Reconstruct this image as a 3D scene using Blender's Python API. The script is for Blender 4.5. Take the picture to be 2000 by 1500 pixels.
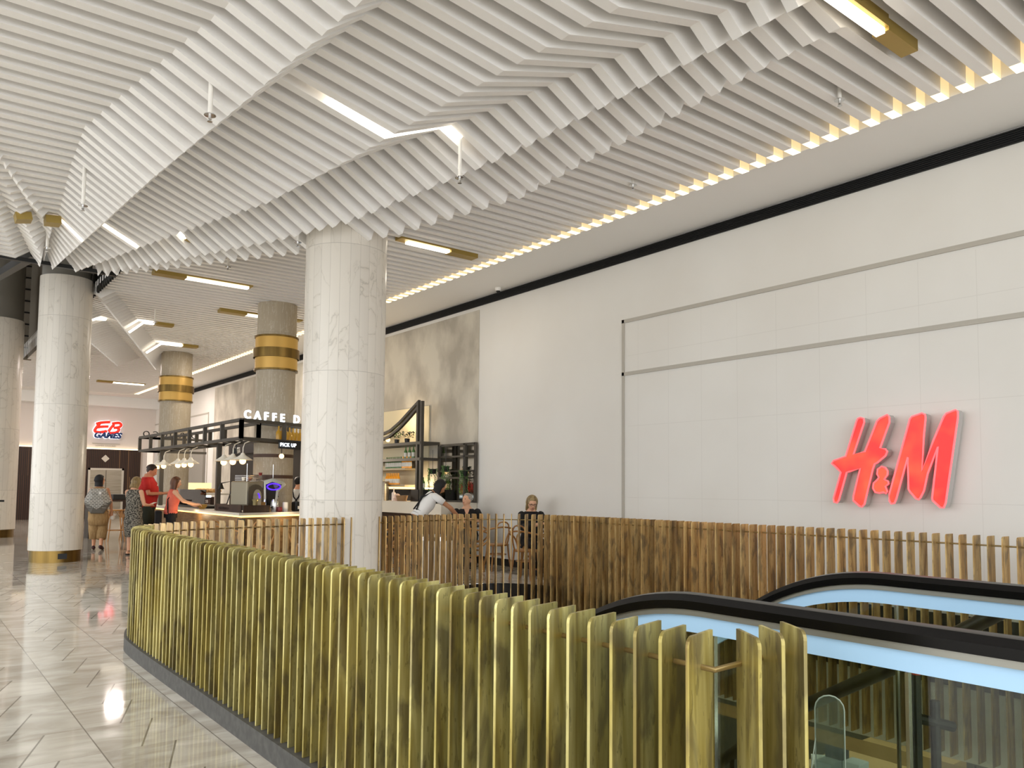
import bpy, bmesh, math, random
from math import sin, cos, pi, atan2, radians, hypot
from mathutils import Vector as V, Matrix
random.seed(4)
S = bpy.context.scene
COL = S.collection
for o in list(bpy.data.objects): bpy.data.objects.remove(o)

# ---------------------------------------------------------------- camera
cam = bpy.data.cameras.new('camera'); camo = bpy.data.objects.new('camera', cam); COL.objects.link(camo)
YAW, PIT, ROLL = radians(37.93), math.atan(95/1540), 0.0095
fw = V((sin(YAW)*cos(PIT), cos(YAW)*cos(PIT), sin(PIT)))
r0 = V((cos(YAW), -sin(YAW), 0)); u0 = r0.cross(fw)
R = r0*cos(ROLL)+u0*sin(ROLL); U = -r0*sin(ROLL)+u0*cos(ROLL)
M4 = Matrix(((R.x, U.x, -fw.x, 0), (R.y, U.y, -fw.y, 0), (R.z, U.z, -fw.z, 1.45), (0, 0, 0, 1)))
camo.matrix_world = M4
cam.sensor_width = 36; cam.lens = 1540/2000*36; cam.shift_y = .055; cam.clip_start = .05; cam.clip_end = 200
S.camera = camo

# ---------------------------------------------------------------- world, exposure, large lights
S.view_settings.view_transform = 'Standard'; S.view_settings.look = 'None'
S.view_settings.exposure = 0.0; S.view_settings.gamma = 1; S.view_settings.use_curve_mapping = False
W = bpy.data.worlds.new('world'); S.world = W; W.use_nodes = True
W.node_tree.nodes['Background'].inputs[0].default_value = (.94, .97, 1, 1)
W.node_tree.nodes['Background'].inputs[1].default_value = 3.0
def area(name, loc, sx, sy, watt, col=(1, .95, .88), rot=(0, 0, 0)):
    l = bpy.data.lights.new(name, 'AREA'); l.shape = 'RECTANGLE'; l.size = sx; l.size_y = sy; l.energy = watt; l.color = col
    o = bpy.data.objects.new(name, l); COL.objects.link(o); o.location = loc; o.rotation_euler = rot; return o
def point(name, loc, watt, col=(1, .75, .45), r=.05):
    l = bpy.data.lights.new(name, 'POINT'); l.energy = watt; l.color = col; l.shadow_soft_size = r
    o = bpy.data.objects.new(name, l); COL.objects.link(o); o.location = loc; return o
area('atrium_skylight', (-4.5, 21, 8.4), 6, 12, 420, (.95, .97, 1))
for x_, y_, w_ in ((5.5, 26.5, 130), (5.4, 34, 150), (7.2, 30, 130), (3.8, 30.5, 130)): area('ceiling_fill', (x_, y_, 5.2), .4, .4, w_*.8, (1, .86, .80))  # added fill lamps brightening the far end, not actual ceiling fittings
for x_, y_, w_ in ((7.3, 19.0, 75), (7.3, 22.2, 75), (7.6, 11.6, 12)): area('ceiling_fill', (x_, y_, 5.2), .3, .3, w_*.8, (1, .90, .78))  # added fill for the kiosk side and table wall, no fittings here
area('lower_level_fill', (5.6, 4.5, -1.25), 3.4, 6, 420, (.97, .98, 1))  # added fill lamp floating in the void to brighten the lower level
point('shelf_light', (8.75, 15.3, 2.9), 14)
point('shelf_light', (8.9, 14.6, 1.4), 10)
point('kiosk_light', (7.2, 18.5, 2.2), 90, (1, .85, .65))

# ---------------------------------------------------------------- helpers
def hx(h, a=1):
    c = [int(h[i:i+2], 16)/255 for i in (0, 2, 4)]
    return tuple(x/12.92 if x <= .04045 else ((x+.055)/1.055)**2.4 for x in c)+(a,)
def mat(name, col, rough=.5, metal=0, col2=None, scale=4, stretch=(1, 1, 1), det=4, lo=.4, hi=.65, bump=0, emit=None, es=0, trans=0, ior=1.45, spec=.5, alpha=1, coat=0):
    m = bpy.data.materials.new(name); m.use_nodes = True; t = m.node_tree; n = t.nodes; L = t.links
    b = n['Principled BSDF']
    b.inputs['Base Color'].default_value = hx(col); b.inputs['Roughness'].default_value = rough; b.inputs['Metallic'].default_value = metal
    b.inputs['Specular IOR Level'].default_value = spec; b.inputs['IOR'].default_value = ior
    b.inputs['Transmission Weight'].default_value = trans; b.inputs['Alpha'].default_value = alpha
    b.inputs['Coat Weight'].default_value = coat
    if emit: b.inputs['Emission Color'].default_value = hx(emit); b.inputs['Emission Strength'].default_value = es
    if col2 or bump:
        tc = n.new('ShaderNodeTexCoord'); mp = n.new('ShaderNodeMapping'); mp.inputs['Scale'].default_value = stretch
        no = n.new('ShaderNodeTexNoise'); no.inputs['Scale'].default_value = scale; no.inputs['Detail'].default_value = det
        L.new(tc.outputs['Object'], mp.inputs[0]); L.new(mp.outputs[0], no.inputs['Vector'])
        if col2:
            cr = n.new('ShaderNodeValToRGB'); cr.color_ramp.elements[0].position = lo; cr.color_ramp.elements[1].position = hi
            cr.color_ramp.elements[0].color = hx(col); cr.color_ramp.elements[1].color = hx(col2)
            L.new(no.outputs['Fac'], cr.inputs[0]); L.new(cr.outputs[0], b.inputs['Base Color'])
        if bump:
            bp = n.new('ShaderNodeBump'); bp.inputs['Strength'].default_value = bump; bp.inputs['Distance'].default_value = .01
            L.new(no.outputs['Fac'], bp.inputs['Height']); L.new(bp.outputs[0], b.inputs['Normal'])
    return m
class NT:      # tiny node-math helper
    def __init__(s, m): s.t = m.node_tree; s.b = s.t.nodes['Principled BSDF']
    def m(s, op, a, b=0, c=0):
        n = s.t.nodes.new('ShaderNodeMath'); n.operation = op
        for i, x in enumerate((a, b, c)):
            if isinstance(x, (int, float)): n.inputs[i].default_value = x
            else: s.t.links.new(x, n.inputs[i])
        return n.outputs[0]
    def xyz(s, kind='Object'):
        tc = s.t.nodes.new('ShaderNodeTexCoord'); sp = s.t.nodes.new('ShaderNodeSeparateXYZ'); s.t.links.new(tc.outputs[kind], sp.inputs[0])
        return sp.outputs[0], sp.outputs[1], sp.outputs[2], tc.outputs[kind]
    def comb(s, x, y, z):
        n = s.t.nodes.new('ShaderNodeCombineXYZ')
        for i, v in enumerate((x, y, z)):
            if isinstance(v, (int, float)): n.inputs[i].default_value = v
            else: s.t.links.new(v, n.inputs[i])
        return n.outputs[0]
    def noise(s, vec, scale, det=4, dist=0):
        n = s.t.nodes.new('ShaderNodeTexNoise'); n.inputs['Scale'].default_value = scale; n.inputs['Detail'].default_value = det; n.inputs['Distortion'].default_value = dist
        s.t.links.new(vec, n.inputs['Vector']); return n.outputs['Fac']
    def white(s, vec):
        n = s.t.nodes.new('ShaderNodeTexWhiteNoise'); s.t.links.new(vec, n.inputs['Vector']); return n.outputs['Value']
    def ramp(s, f, stops):
        n = s.t.nodes.new('ShaderNodeValToRGB'); e = n.color_ramp.elements
        while len(e) < len(stops): e.new(.5)
        for i, (p, c) in enumerate(stops): e[i].position = p; e[i].color = hx(c)
        s.t.links.new(f, n.inputs[0]); return n.outputs[0]
    def mix(s, f, a, b, mode='MIX'):
        n = s.t.nodes.new('ShaderNodeMix'); n.data_type = 'RGBA'; n.blend_type = mode
        for i, x in ((0, f), (6, a), (7, b)):
            if isinstance(x, (int, float)): n.inputs[i].default_value = x
            elif isinstance(x, str): n.inputs[i].default_value = hx(x)
            else: s.t.links.new(x, n.inputs[i])
        return n.outputs[2]
    def out(s, o, sock='Base Color'): s.t.links.new(o, s.b.inputs[sock])

class MB:      # mesh builder
    def __init__(s): s.v = []; s.f = []; s.mi = []; s.cur = 0
    def add(s, vs, fs):
        k = len(s.v); s.v += [tuple(v) for v in vs]; s.f += [tuple(i+k for i in f) for f in fs]; s.mi += [s.cur]*len(fs); return s
    def box(s, c, d, rz=0, rx=0, ry=0):
        m = Matrix.Rotation(rz, 3, 'Z') @ Matrix.Rotation(ry, 3, 'Y') @ Matrix.Rotation(rx, 3, 'X'); c = V(c)
        vs = [c+m @ V((x*d[0]/2, y*d[1]/2, z*d[2]/2)) for x in (-1, 1) for y in (-1, 1) for z in (-1, 1)]
        return s.add(vs, [(0, 1, 3, 2), (4, 6, 7, 5), (0, 4, 5, 1), (2, 3, 7, 6), (0, 2, 6, 4), (1, 5, 7, 3)])
    def bx(s, x0, x1, y0, y1, z0, z1): return s.box(((x0+x1)/2, (y0+y1)/2, (z0+z1)/2), (x1-x0, y1-y0, z1-z0))
    def bar(s, a, b, w, h=None, up=(0, 0, 1)):
        a, b = V(a), V(b); h = h or w; d = (b-a).normalized(); up = V(up)
        if abs(d.dot(up)) > .95: up = V((1, 0, 0))
        r = d.cross(up).normalized()*w/2; u = r.cross(d).normalized()*h/2
        vs = [p+i*r+j*u for p in (a, b) for i, j in ((-1, -1), (1, -1), (1, 1), (-1, 1))]
        return s.add(vs, [(3, 2, 1, 0), (4, 5, 6, 7), (0, 1, 5, 4), (1, 2, 6, 5), (2, 3, 7, 6), (3, 0, 4, 7)])
    def rings(s, rings, cap=True, closed=False):
        n = len(rings[0]); vs = [p for r in rings for p in r]; fs = []; m = len(rings)
        for i in range(m if closed else m-1):
            a, b = i*n, ((i+1) % m)*n
            for j in range(n): fs.append((a+j, a+(j+1) % n, b+(j+1) % n, b+j))
        if cap and not closed: fs.append(tuple(range(n))[::-1]); fs.append(tuple((m-1)*n+j for j in range(n)))
        return s.add(vs, fs)
    def tube(s, pts, r, n=8, closed=False, cap=True):
        pts = [V(p) for p in pts]; m = len(pts); rs = r if isinstance(r, (list, tuple)) else [r]*m; out = []; prev = None
        for i in range(m):
            a = pts[(i-1) % m] if (closed or i) else pts[0]; b = pts[(i+1) % m] if (closed or i < m-1) else pts[-1]
            d = (b-a).normalized()
            if prev is None:
                up = V((0, 0, 1)) if abs(d.z) < .9 else V((1, 0, 0)); x = d.cross(up).normalized()
            else: x = (prev-d*prev.dot(d)).normalized()
            prev = x; y = d.cross(x)
            out.append([pts[i]+rs[i]*(cos(2*pi*j/n)*x+sin(2*pi*j/n)*y) for j in range(n)])
        return s.rings(out, cap, closed)
    def lathe(s, prof, c=(0, 0, 0), n=24, cap=True):
        c = V(c); return s.rings([[c+V((r*cos(2*pi*j/n), r*sin(2*pi*j/n), z)) for j in range(n)] for r, z in prof], cap)
    def ell(s, c, rx, ry=None, rz=None, n=12, m=8, rot=None, fn=None):
        c = V(c); ry = ry or rx; rz = rz or rx; out = []
        for i in range(m+1):
            t = pi*(i+.02 if i == 0 else i-.02 if i == m else i)/m
            ring = []
            for j in range(n):
                p = V((sin(t)*cos(2*pi*j/n), sin(t)*sin(2*pi*j/n), -cos(t)))
                if fn: p = fn(p)
                p = V((p.x*rx, p.y*ry, p.z*rz))
                if rot: p = rot @ p
                ring.append(c+p)
            out.append(ring)
        return s.rings(out)
    def prism(s, poly, to3, d):       # polygon (2D list) -> to3(u,v,w) with w 0..d
        n = len(poly); a = [to3(u, v, 0) for u, v in poly]; b = [to3(u, v, d) for u, v in poly]
        return s.add(a+b, [tuple(range(n))[::-1], tuple(range(n, 2*n))]+[(i, (i+1) % n, n+(i+1) % n, n+i) for i in range(n)])
    def build(s, name, m, parent=None, smooth=False, bevel=0, mods=(), tri=False):
        me = bpy.data.meshes.new(name); me.from_pydata(s.v, [], s.f)
        for mm in (m if isinstance(m, (list, tuple)) else [m]): me.materials.append(mm)
        me.polygons.foreach_set('material_index', s.mi)
        bm = bmesh.new(); bm.from_mesh(me)
        bmesh.ops.recalc_face_normals(bm, faces=bm.faces)
        if tri: bmesh.ops.triangulate(bm, faces=[f for f in bm.faces if len(f.verts) > 4])
        bm.to_mesh(me); bm.free()
        o = bpy.data.objects.new(name, me); COL.objects.link(o)
        if smooth:
            me.polygons.foreach_set('use_smooth', [True]*len(me.polygons)); me.set_sharp_from_angle(angle=radians(38 if smooth is True else smooth))
        if bevel:
            q = o.modifiers.new('bevel', 'BEVEL'); q.width = bevel; q.segments = 2; q.limit_method = 'ANGLE'
        if parent: o.parent = parent
        return o
def tag(o, label=None, cat=None, group=None, kind=None):
    if label: o['label'] = label
    if cat: o['category'] = cat
    if group: o['group'] = group
    if kind: o['kind'] = kind
    return o
def thing(name, loc, label, cat, rz=0, group=None):
    o = bpy.data.objects.new(name, None); o.empty_display_size = .1; COL.objects.link(o); o.location = loc; o.rotation_euler = (0, 0, rz)
    return tag(o, label, cat, group)
def st(name, mb, m, **k): return tag(mb.build(name, m, **k), kind='structure')
def copy_tree(o, parent=None):
    c = o.copy(); COL.objects.link(c)
    if parent: c.parent = parent
    for ch in list(o.children): copy_tree(ch, c)
    return c
def dup(root, loc, rz, label, group=None):
    c = copy_tree(root); c.location = loc; c.rotation_euler = (0, 0, rz); c['label'] = label
    if group: c['group'] = group
    return c
def text(name, s, size, depth, m, parent, loc, rot, shear=0, align='LEFT', space=1, bold=0):
    cu = bpy.data.curves.new(name, 'FONT'); cu.body = s; cu.size = size; cu.extrude = depth/2; cu.shear = shear; cu.align_x = align; cu.space_character = space; cu.offset = bold; cu.resolution_u = 3
    o = bpy.data.objects.new(name, cu); COL.objects.link(o)
    me = bpy.data.meshes.new_from_object(o.evaluated_get(bpy.context.evaluated_depsgraph_get())); bpy.data.objects.remove(o)
    me.materials.clear(); me.materials.append(m)
    o = bpy.data.objects.new(name, me); COL.objects.link(o); o.location = loc; o.rotation_euler = rot
    if parent: o.parent = parent
    return o
def lerp(tab, k):
    if k <= tab[0][0]: a, b = tab[0], tab[1]
    elif k >= tab[-1][0]: a, b = tab[-2], tab[-1]
    else:
        for a, b in zip(tab, tab[1:]):
            if a[0] <= k <= b[0]: break
    t = (k-a[0])/(b[0]-a[0]); return [a[i]+t*(b[i]-a[i]) for i in range(1, len(a))]
def catmull(P, closed=False, n=8):
    P = [V(p) for p in P]; out = []; m = len(P)
    for i in range(m if closed else m-1):
        g = (lambda k: P[k % m]) if closed else (lambda k: P[max(0, min(m-1, k))])
        a, b, c, d = g(i-1), g(i), g(i+1), g(i+2)
        for q in range(n):
            t = q/n; out.append(.5*((2*b)+(c-a)*t+(2*a-5*b+4*c-d)*t*t+(3*b-a-3*c+d)*t**3))
    if not closed: out.append(P[-1])
    return out

# ---------------------------------------------------------------- materials
m_fin = mat('white_baffle_paint', 'f0ede9', .6)
m_slab = mat('ceiling_slab_paint', 'd8d4cc', .8)
m_wall = mat('off_white_wall_paint', 'dcd8cf', .55)
m_soffit = mat('soffit_paint', 'eeece8', .7)
m_black = mat('black_metal', '0c0c0c', .4)
m_slot = mat('black_slot', '050505', .6)
m_trim = mat('grey_trim_paint', 'b4aea2', .5)
m_steel = mat('dark_bronze_steel', '4c473f', .45, .3)
m_gold = mat('brass_channel', 'a8904e', .4, .6)
m_brassband = mat('brushed_bronze', '8f7440', .32, .95, '6a5530', 6, (1, 1, .05))
m_lit = mat('white_tube', 'ffffff', .5, emit='fff4e0', es=4.5)
m_litwarm = mat('warm_led', 'fff0d0', .5, emit='ffeac0', es=3.5)
m_litside = mat('warm_glow_acrylic', 'f8ecd0', .6, emit='ffe4b0', es=.42)
m_kerb = mat('dark_grey_kerb', '45433f', .6, col2='53514c', scale=20)
m_skirt = mat('black_skirting', '14110e', .5)
m_red = mat('red_lit_acrylic', 'ff2a2a', .3, emit='ff2020', es=1.3)
m_return = mat('sign_return', 'b4b0ac', .5)
m_rim = mat('sign_rim', 'ff7a80', .4, emit='ff4a50', es=1.2)
m_whitelit = mat('white_sign_light', 'ffffff', .5, emit='e8f4ff', es=4)
m_white = mat('white_paint', 'eeeae2', .5)
m_chrome = mat('chrome', 'd8d8d8', .15, 1)
m_steelb = mat('brushed_steel', 'b9b2a4', .3, .9, 'a59d8e', 4, (.3, .3, 6))
m_bent = mat('bentwood', 'b5854c', .4, col2='a06f38', scale=6, stretch=(1, 1, .3))
m_rubber = mat('black_rubber', '0a0909', .25, spec=.35)
m_bluelit = mat('lit_pale_blue_band', '9cbcd4', .35, emit='a8d2f2', es=.16)
m_hand = mat('handrail_track', '8c8a80', .35, .6)
m_tan = mat('tan_timber', 'c2a070', .6)
m_grn = mat('leaf_green', '4c7a38', .5, col2='2e5420', scale=30)
m_dkgrn = mat('dark_leaf', '26381c', .5)
m_glassb = mat('green_bottle_glass', '6f9a58', .1, trans=.3)
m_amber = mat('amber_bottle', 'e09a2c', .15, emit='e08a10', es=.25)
m_label = mat('paper_label', 'e8e4d8', .7)
m_dark = mat('near_black_cloth', '121114', .85)
m_skin = mat('skin', 'd59c78', .5)
m_skin2 = mat('pale_skin', 'e0ac8a', .5)
m_lip = mat('lips', 'a8584a', .5)
m_eye = mat('dark_eye', '221a16', .3)
m_dkwood = mat('dark_walnut', '2a170d', .55, col2='3b2414', scale=3, stretch=(8, 8, .5))
m_oak = mat('counter_oak', '8a6a42', .5, col2='6f5230', scale=3, stretch=(1, 1, 6))
m_stone = mat('pale_worktop', 'cfc8ba', .35)
m_screen = mat('blue_screen', '60a8d8', .3, emit='7cc8f4', es=1.2)
m_bulb = mat('glowing_bulb', 'fff0d8', .4, emit='ffc878', es=5)
m_enamel = mat('white_enamel', 'f2ead8', .35)

def glass_mat(name, col, opac, rough=.03):
    m = bpy.data.materials.new(name); m.use_nodes = True; t = m.node_tree; n = t.nodes; n.remove(n['Principled BSDF'])
    tr = n.new('ShaderNodeBsdfTransparent'); tr.inputs[0].default_value = hx(col); gl = n.new('ShaderNodeBsdfGlossy'); gl.inputs['Roughness'].default_value = rough
    fr = n.new('ShaderNodeFresnel'); fr.inputs[0].default_value = 1.45; mx = n.new('ShaderNodeMixShader'); ad = n.new('ShaderNodeMath'); ad.operation = 'ADD'; ad.inputs[1].default_value = opac
    t.links.new(fr.outputs[0], ad.inputs[0]); t.links.new(ad.outputs[0], mx.inputs[0]); t.links.new(tr.outputs[0], mx.inputs[1]); t.links.new(gl.outputs[0], mx.inputs[2])
    t.links.new(mx.outputs[0], n['Material Output'].inputs[0]); return m
m_glass = glass_mat('smoked_glass', 'dde2d8', .0)
m_clear = glass_mat('clear_acrylic', 'e6ecec', .06)

# brass slat: aged olive-gold patina with vertical streaks, different on every slat
def brass_mat(name, a, b, c):
    m = mat(name, a, .42, .55); t = NT(m); x, y, z, vec = t.xyz()
    oi = t.t.nodes.new('ShaderNodeObjectInfo').outputs['Random']
    p = t.comb(t.m('MULTIPLY', x, 14), t.m('ADD', t.m('MULTIPLY', y, 14), t.m('MULTIPLY', oi, 60)), t.m('ADD', t.m('MULTIPLY', z, 1.3), t.m('MULTIPLY', oi, 37)))
    f = t.noise(p, 1, 6, .6)
    c1 = t.ramp(f, [(.28, c), (.45, a), (.62, b), (.8, a)])
    sp = t.noise(t.comb(t.m('MULTIPLY', x, 60), t.m('MULTIPLY', y, 60), t.m('ADD', t.m('MULTIPLY', z, 14), t.m('MULTIPLY', oi, 91))), 1, 3)
    c2 = t.mix(t.m('MULTIPLY', t.m('GREATER_THAN', sp, .64), .35), c1, '3a2c14')
    bl = t.noise(t.comb(t.m('MULTIPLY', x, 9), t.m('MULTIPLY', y, 9), t.m('ADD', t.m('MULTIPLY', z, 3.2), t.m('MULTIPLY', oi, 23))), 1, 5, .5)
    c2 = t.mix(t.m('MULTIPLY', t.m('SMOOTH_MIN', t.m('MAXIMUM', t.m('MULTIPLY', t.m('SUBTRACT', bl, .5), 5), 0), .6, .1), 1), c2, '5e5344')
    v = t.m('ADD', t.m('MULTIPLY', oi, .5), .74)
    hs = t.t.nodes.new('ShaderNodeHueSaturation'); t.t.links.new(c2, hs.inputs['Color']); t.t.links.new(v, hs.inputs['Value'])
    t.out(hs.outputs[0]); return m
m_brass = brass_mat('aged_brass', 'aa9a54', 'cdc282', '705e34')
m_brass2 = brass_mat('aged_brass_brown', 'b8945a', 'd4b67c', '825f34')

# marble cladding: vertical staves
def stave_mat(name, N, base, vein, rough=.3, ring=None, tintv=.1):
    m = mat(name, base, rough); t = NT(m); x, y, z, vec = t.xyz()
    a = t.m('MULTIPLY', t.m('ADD', t.m('ARCTAN2', y, x), pi), N/(2*pi)); fl = t.m('FLOOR', a); fr = t.m('FRACT', a)
    row = t.m('FLOOR', t.m('DIVIDE', t.m('ADD', z, .4), 1.68))
    w = t.white(t.comb(fl, row, 0))
    p = t.comb(t.m('ADD', x, t.m('MULTIPLY', w, 31)), y, t.m('ADD', t.m('MULTIPLY', z, .8), t.m('MULTIPLY', w, 17)))
    n1 = t.noise(p, 1.3, 7, 1.3); v = t.m('ABSOLUTE', t.m('SUBTRACT', n1, .5))
    c = t.ramp(v, [(0, vein), (.007, 'cfc7b9'), (.03, base), (1, base)])
    n2 = t.noise(p, 1.3, 3); c = t.mix(t.m('MULTIPLY', n2, 1.25), c, base)
    hs = t.t.nodes.new('ShaderNodeHueSaturation'); t.t.links.new(c, hs.inputs['Color']); t.t.links.new(t.m('ADD', t.m('MULTIPLY', w, tintv), 1-tintv*.6), hs.inputs['Value'])
    ln = t.m('MAXIMUM', t.m('LESS_THAN', fr, .03), t.m('LESS_THAN', t.m('FRACT', t.m('DIVIDE', t.m('ADD', z, .4), 1.68)), .004))
    t.out(t.mix(t.m('MULTIPLY', ln, .5), hs.outputs[0], '8a8378')); return m
m_marble = stave_mat('marble_staves', 26, 'd9d2c6', '9a9284')
m_ribbed = stave_mat('ribbed_beige_cladding', 150, 'a99c86', 'a08f76', .5, tintv=.05)

# polished stone floor
m_floor = mat('polished_stone_floor', 'c4bcae', .12, spec=.6); t = NT(m_floor); x, y, z, vec = t.xyz('Object')
fx = t.m('DIVIDE', t.m('SUBTRACT', x, .36), .585); fy = t.m('DIVIDE', t.m('SUBTRACT', y, 4.8), .535)
ux, uy = t.m('FRACT', fx), t.m('FRACT', fy)
side = t.m('GREATER_THAN', ux, t.m('ADD', .5, t.m('MULTIPLY', t.m('SUBTRACT', uy, .5), .31)))
tid = t.comb(t.m('FLOOR', t.m('ADD', fx, t.m('MULTIPLY', side, .0))), t.m('FLOOR', fy), side); w = t.white(tid)
p = t.comb(t.m('ADD', t.m('MULTIPLY', x, 1.6), t.m('MULTIPLY', w, 40)), t.m('MULTIPLY', y, 3.2), t.m('MULTIPLY', w, 9))
n1 = t.noise(p, 1.5, 7, .8)
c = t.ramp(n1, [(.3, 'a3998a'), (.5, 'beb6a7'), (.68, 'd2cbbe')])
hs = t.t.nodes.new('ShaderNodeHueSaturation'); t.t.links.new(c, hs.inputs['Color']); t.t.links.new(t.m('ADD', t.m('MULTIPLY', w, .14), .93), hs.inputs['Value'])
l1 = t.m('LESS_THAN', ux, .012); l2 = t.m('LESS_THAN', t.m('ABSOLUTE', t.m('SUBTRACT', ux, t.m('ADD', .5, t.m('MULTIPLY', t.m('SUBTRACT', uy, .5), .31)))), .009)
l3 = t.m('MULTIPLY', t.m('LESS_THAN', uy, .01), .35)
c = t.mix(t.m('MULTIPLY', t.m('MAXIMUM', t.m('MAXIMUM', l1, l2), l3), .75), hs.outputs[0], '5e564a'); t.out(c)
t.out(t.m('ADD', .025, t.m('MULTIPLY', n1, .08)), 'Roughness')

# wall with faint panel joints near, render mural
m_wallr = mat('panelled_wall_paint', 'dedbd5', .5); t = NT(m_wallr); x, y, z, vec = t.xyz()
inb = t.m('MULTIPLY', t.m('LESS_THAN', y, 8.75), t.m('LESS_THAN', z, 4.1))
ln = t.m('MAXIMUM', t.m('LESS_THAN', t.m('FRACT', t.m('DIVIDE', t.m('ADD', y, 20.0), .62)), .012), t.m('LESS_THAN', t.m('FRACT', t.m('DIVIDE', t.m('ADD', z, .93), 1.13)), .007))
n1 = t.noise(vec, .8, 3)
t.out(t.mix(t.m('MULTIPLY', t.m('MULTIPLY', ln, inb), .13), t.ramp(n1, [(.3, 'dedad2'), (.7, 'e3e0d9')]), '8f877a'))
m_mural = mat('rough_cement_render', 'cdc6b6', .8, col2='aaa294', scale=1.3, stretch=(1, 1.2, .8), det=9, lo=.38, hi=.62, bump=.25)
m_slatwood = mat('dark_slatted_wood', '2c180e', .5); t = NT(m_slatwood); x, y, z, vec = t.xyz()
fr = t.m('FRACT', t.m('MULTIPLY', x, 14)); fl = t.white(t.comb(t.m('FLOOR', t.m('MULTIPLY', x, 14)), t.m('FLOOR', t.m('MULTIPLY', z, .55)), 0))
t.out(t.mix(t.m('LESS_THAN', fr, .4), t.ramp(fl, [(0, '38200f'), (.85, '42281a'), (.9, '6a4c30'), (1, '6a4c30')]), '100804'))

# ---------------------------------------------------------------- floor with escalator void
def slab(poly_outer, z0, z1, m, name):
    mb = MB(); mb.prism(poly_outer, lambda u, v, w: V((u, v, z0+w)), z1-z0); return st(name, mb, m, tri=True)
PATH0 = [(1.72, 1.36), (1.72, 3), (1.72, 5), (1.72, 7.1), (1.78, 7.8), (2.0, 8.35), (2.45, 8.78), (3.1, 9.0), (4.0, 9.2), (5.1, 9.45), (6.3, 9.78), (7.0, 9.85), (7.5, 9.6), (7.78, 9.0), (7.83, 8.2), (7.83, 6), (7.83, 3), (7.83, .2)]
PATH = [V((p[0], p[1], 0)) for p in catmull([(a, b, 0) for a, b in PATH0], n=12)]
mb = MB(); top = []; 
def offs(P, d):
    out = []
    for i in range(len(P)):
        a = P[max(0, i-1)]; b = P[min(len(P)-1, i+1)]; t_ = (b-a).normalized(); out.append(P[i]+V((-t_.y, t_.x, 0))*d)
    return out
# inner edge of the floor: kerb on the near side, slats hang outside the slab on the far side
edge = [p+ (q-p) for p, q in zip(PATH, offs(PATH, -.06))]
far = [q for q in offs(PATH, .085)]
rim = []
for i, p in enumerate(PATH): rim.append(edge[i] if i < 60 else far[i])
rim = [p for p in rim]
x0f, x1f, y0f, y1f = -14, 9.3, -10, 40
# strips from rim outwards: build as fan of quads
poly = [(x0f, y0f), (x0f, y1f), (x1f, y1f), (x1f, .2)] + [(p.x, p.y) for p in reversed(rim)] + [(3.7, 1.42), (3.7, .2), (x1f-.01, .19), (x1f, y0f)]
poly = [(x0f, y0f), (x0f, y1f), (x1f, y1f), (x1f, .2)] + [(rim[-1].x, .2)] + [(p.x, p.y) for p in reversed(rim[:-1])] + [(3.75, rim[0].y), (3.75, .1), (x1f, .1), (x1f, y0f)]
me = bpy.data.meshes.new('floor'); bm = bmesh.new()
fv = [bm.verts.new((u, v, 0)) for u, v in poly]; f = bm.faces.new(fv); bmesh.ops.triangulate(bm, faces=[f]); bm.to_mesh(me); bm.free()
for p_ in me.polygons:
    if p_.normal.z < 0: p_.flip()
me.materials.append(m_floor); fo = bpy.data.objects.new('floor', me); COL.objects.link(fo); tag(fo, kind='structure')
# slab edge: dark band then pale fascia behind the hanging slats
mb = MB()
for a, b in zip(rim, rim[1:]): mb.add([a+V((0, 0, -.002)), b+V((0, 0, -.002)), b+V((0, 0, -.36)), a+V((0, 0, -.36))], [(0, 1, 2, 3)])
st('trim_1', mb, m_skirt)
mb = MB(); rim2 = [p for p in offs(PATH, .15)][60:]
for a, b in zip(rim2, rim2[1:]): mb.add([a+V((0, 0, -.36)), b+V((0, 0, -.36)), b+V((0, 0, -1.05)), a+V((0, 0, -1.05))], [(0, 1, 2, 3)])
st('trim_2', mb, m_white)
mb = MB(); rim3 = [p for p in offs(PATH, .02)][60:]
for a, b in zip(rim3, rim3[1:]):
    mb.add([a+V((0, 0, -1.06)), b+V((0, 0, -1.06)), b+V((0, 0, -1.2)), a+V((0, 0, -1.2))], [(0, 1, 2, 3)])
st('trim_3', mb, m_tan)
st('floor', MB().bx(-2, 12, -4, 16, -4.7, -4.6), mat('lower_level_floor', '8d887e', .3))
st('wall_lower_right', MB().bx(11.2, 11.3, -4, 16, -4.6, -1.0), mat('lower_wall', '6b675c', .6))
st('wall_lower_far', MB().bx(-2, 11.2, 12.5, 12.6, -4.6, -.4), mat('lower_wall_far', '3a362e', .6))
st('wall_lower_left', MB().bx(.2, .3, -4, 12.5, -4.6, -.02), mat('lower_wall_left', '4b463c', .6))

# ---------------------------------------------------------------- walls
XW = 9.15; YF = 38.0
st('wall_right', MB().bx(XW, XW+.2, -8, YF, -.4, 5.9), m_wallr)
st('baseboard_right', MB().bx(XW-.03, XW, -8, YF, 0, .13), m_skirt)
st('trim_4', MB().bx(7.92, XW, -8, 36.4, 5.30, 5.42).bx(7.90, 7.94, -8, 36.4, 5.29, 5.5), m_soffit)          # soffit along the wall
mb = MB().bx(XW-.03, XW+.01, -8, 36.2, 5.135, 5.285)
for i in range(6): mb.bx(XW-.045, XW-.03, -8, 36.2, 5.148+i*.023, 5.154+i*.023)
st('trim_5', mb, m_slot)                                                                                       # black linear air slot
st('trim_6', MB().bx(XW-.02, XW, -2, 8.86, 4.135, 4.19).bx(XW-.02, XW, -2, 8.86, 3.28, 3.335).bx(XW-.02, XW, 8.81, 8.86, 0, 4.19), m_trim)
st('trim_7', MB().bx(XW-.02, XW, 30.3, YF, 4.17, 4.22).bx(XW-.02, XW, 30.25, 30.32, 1.2, 4.22), m_trim)
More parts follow.
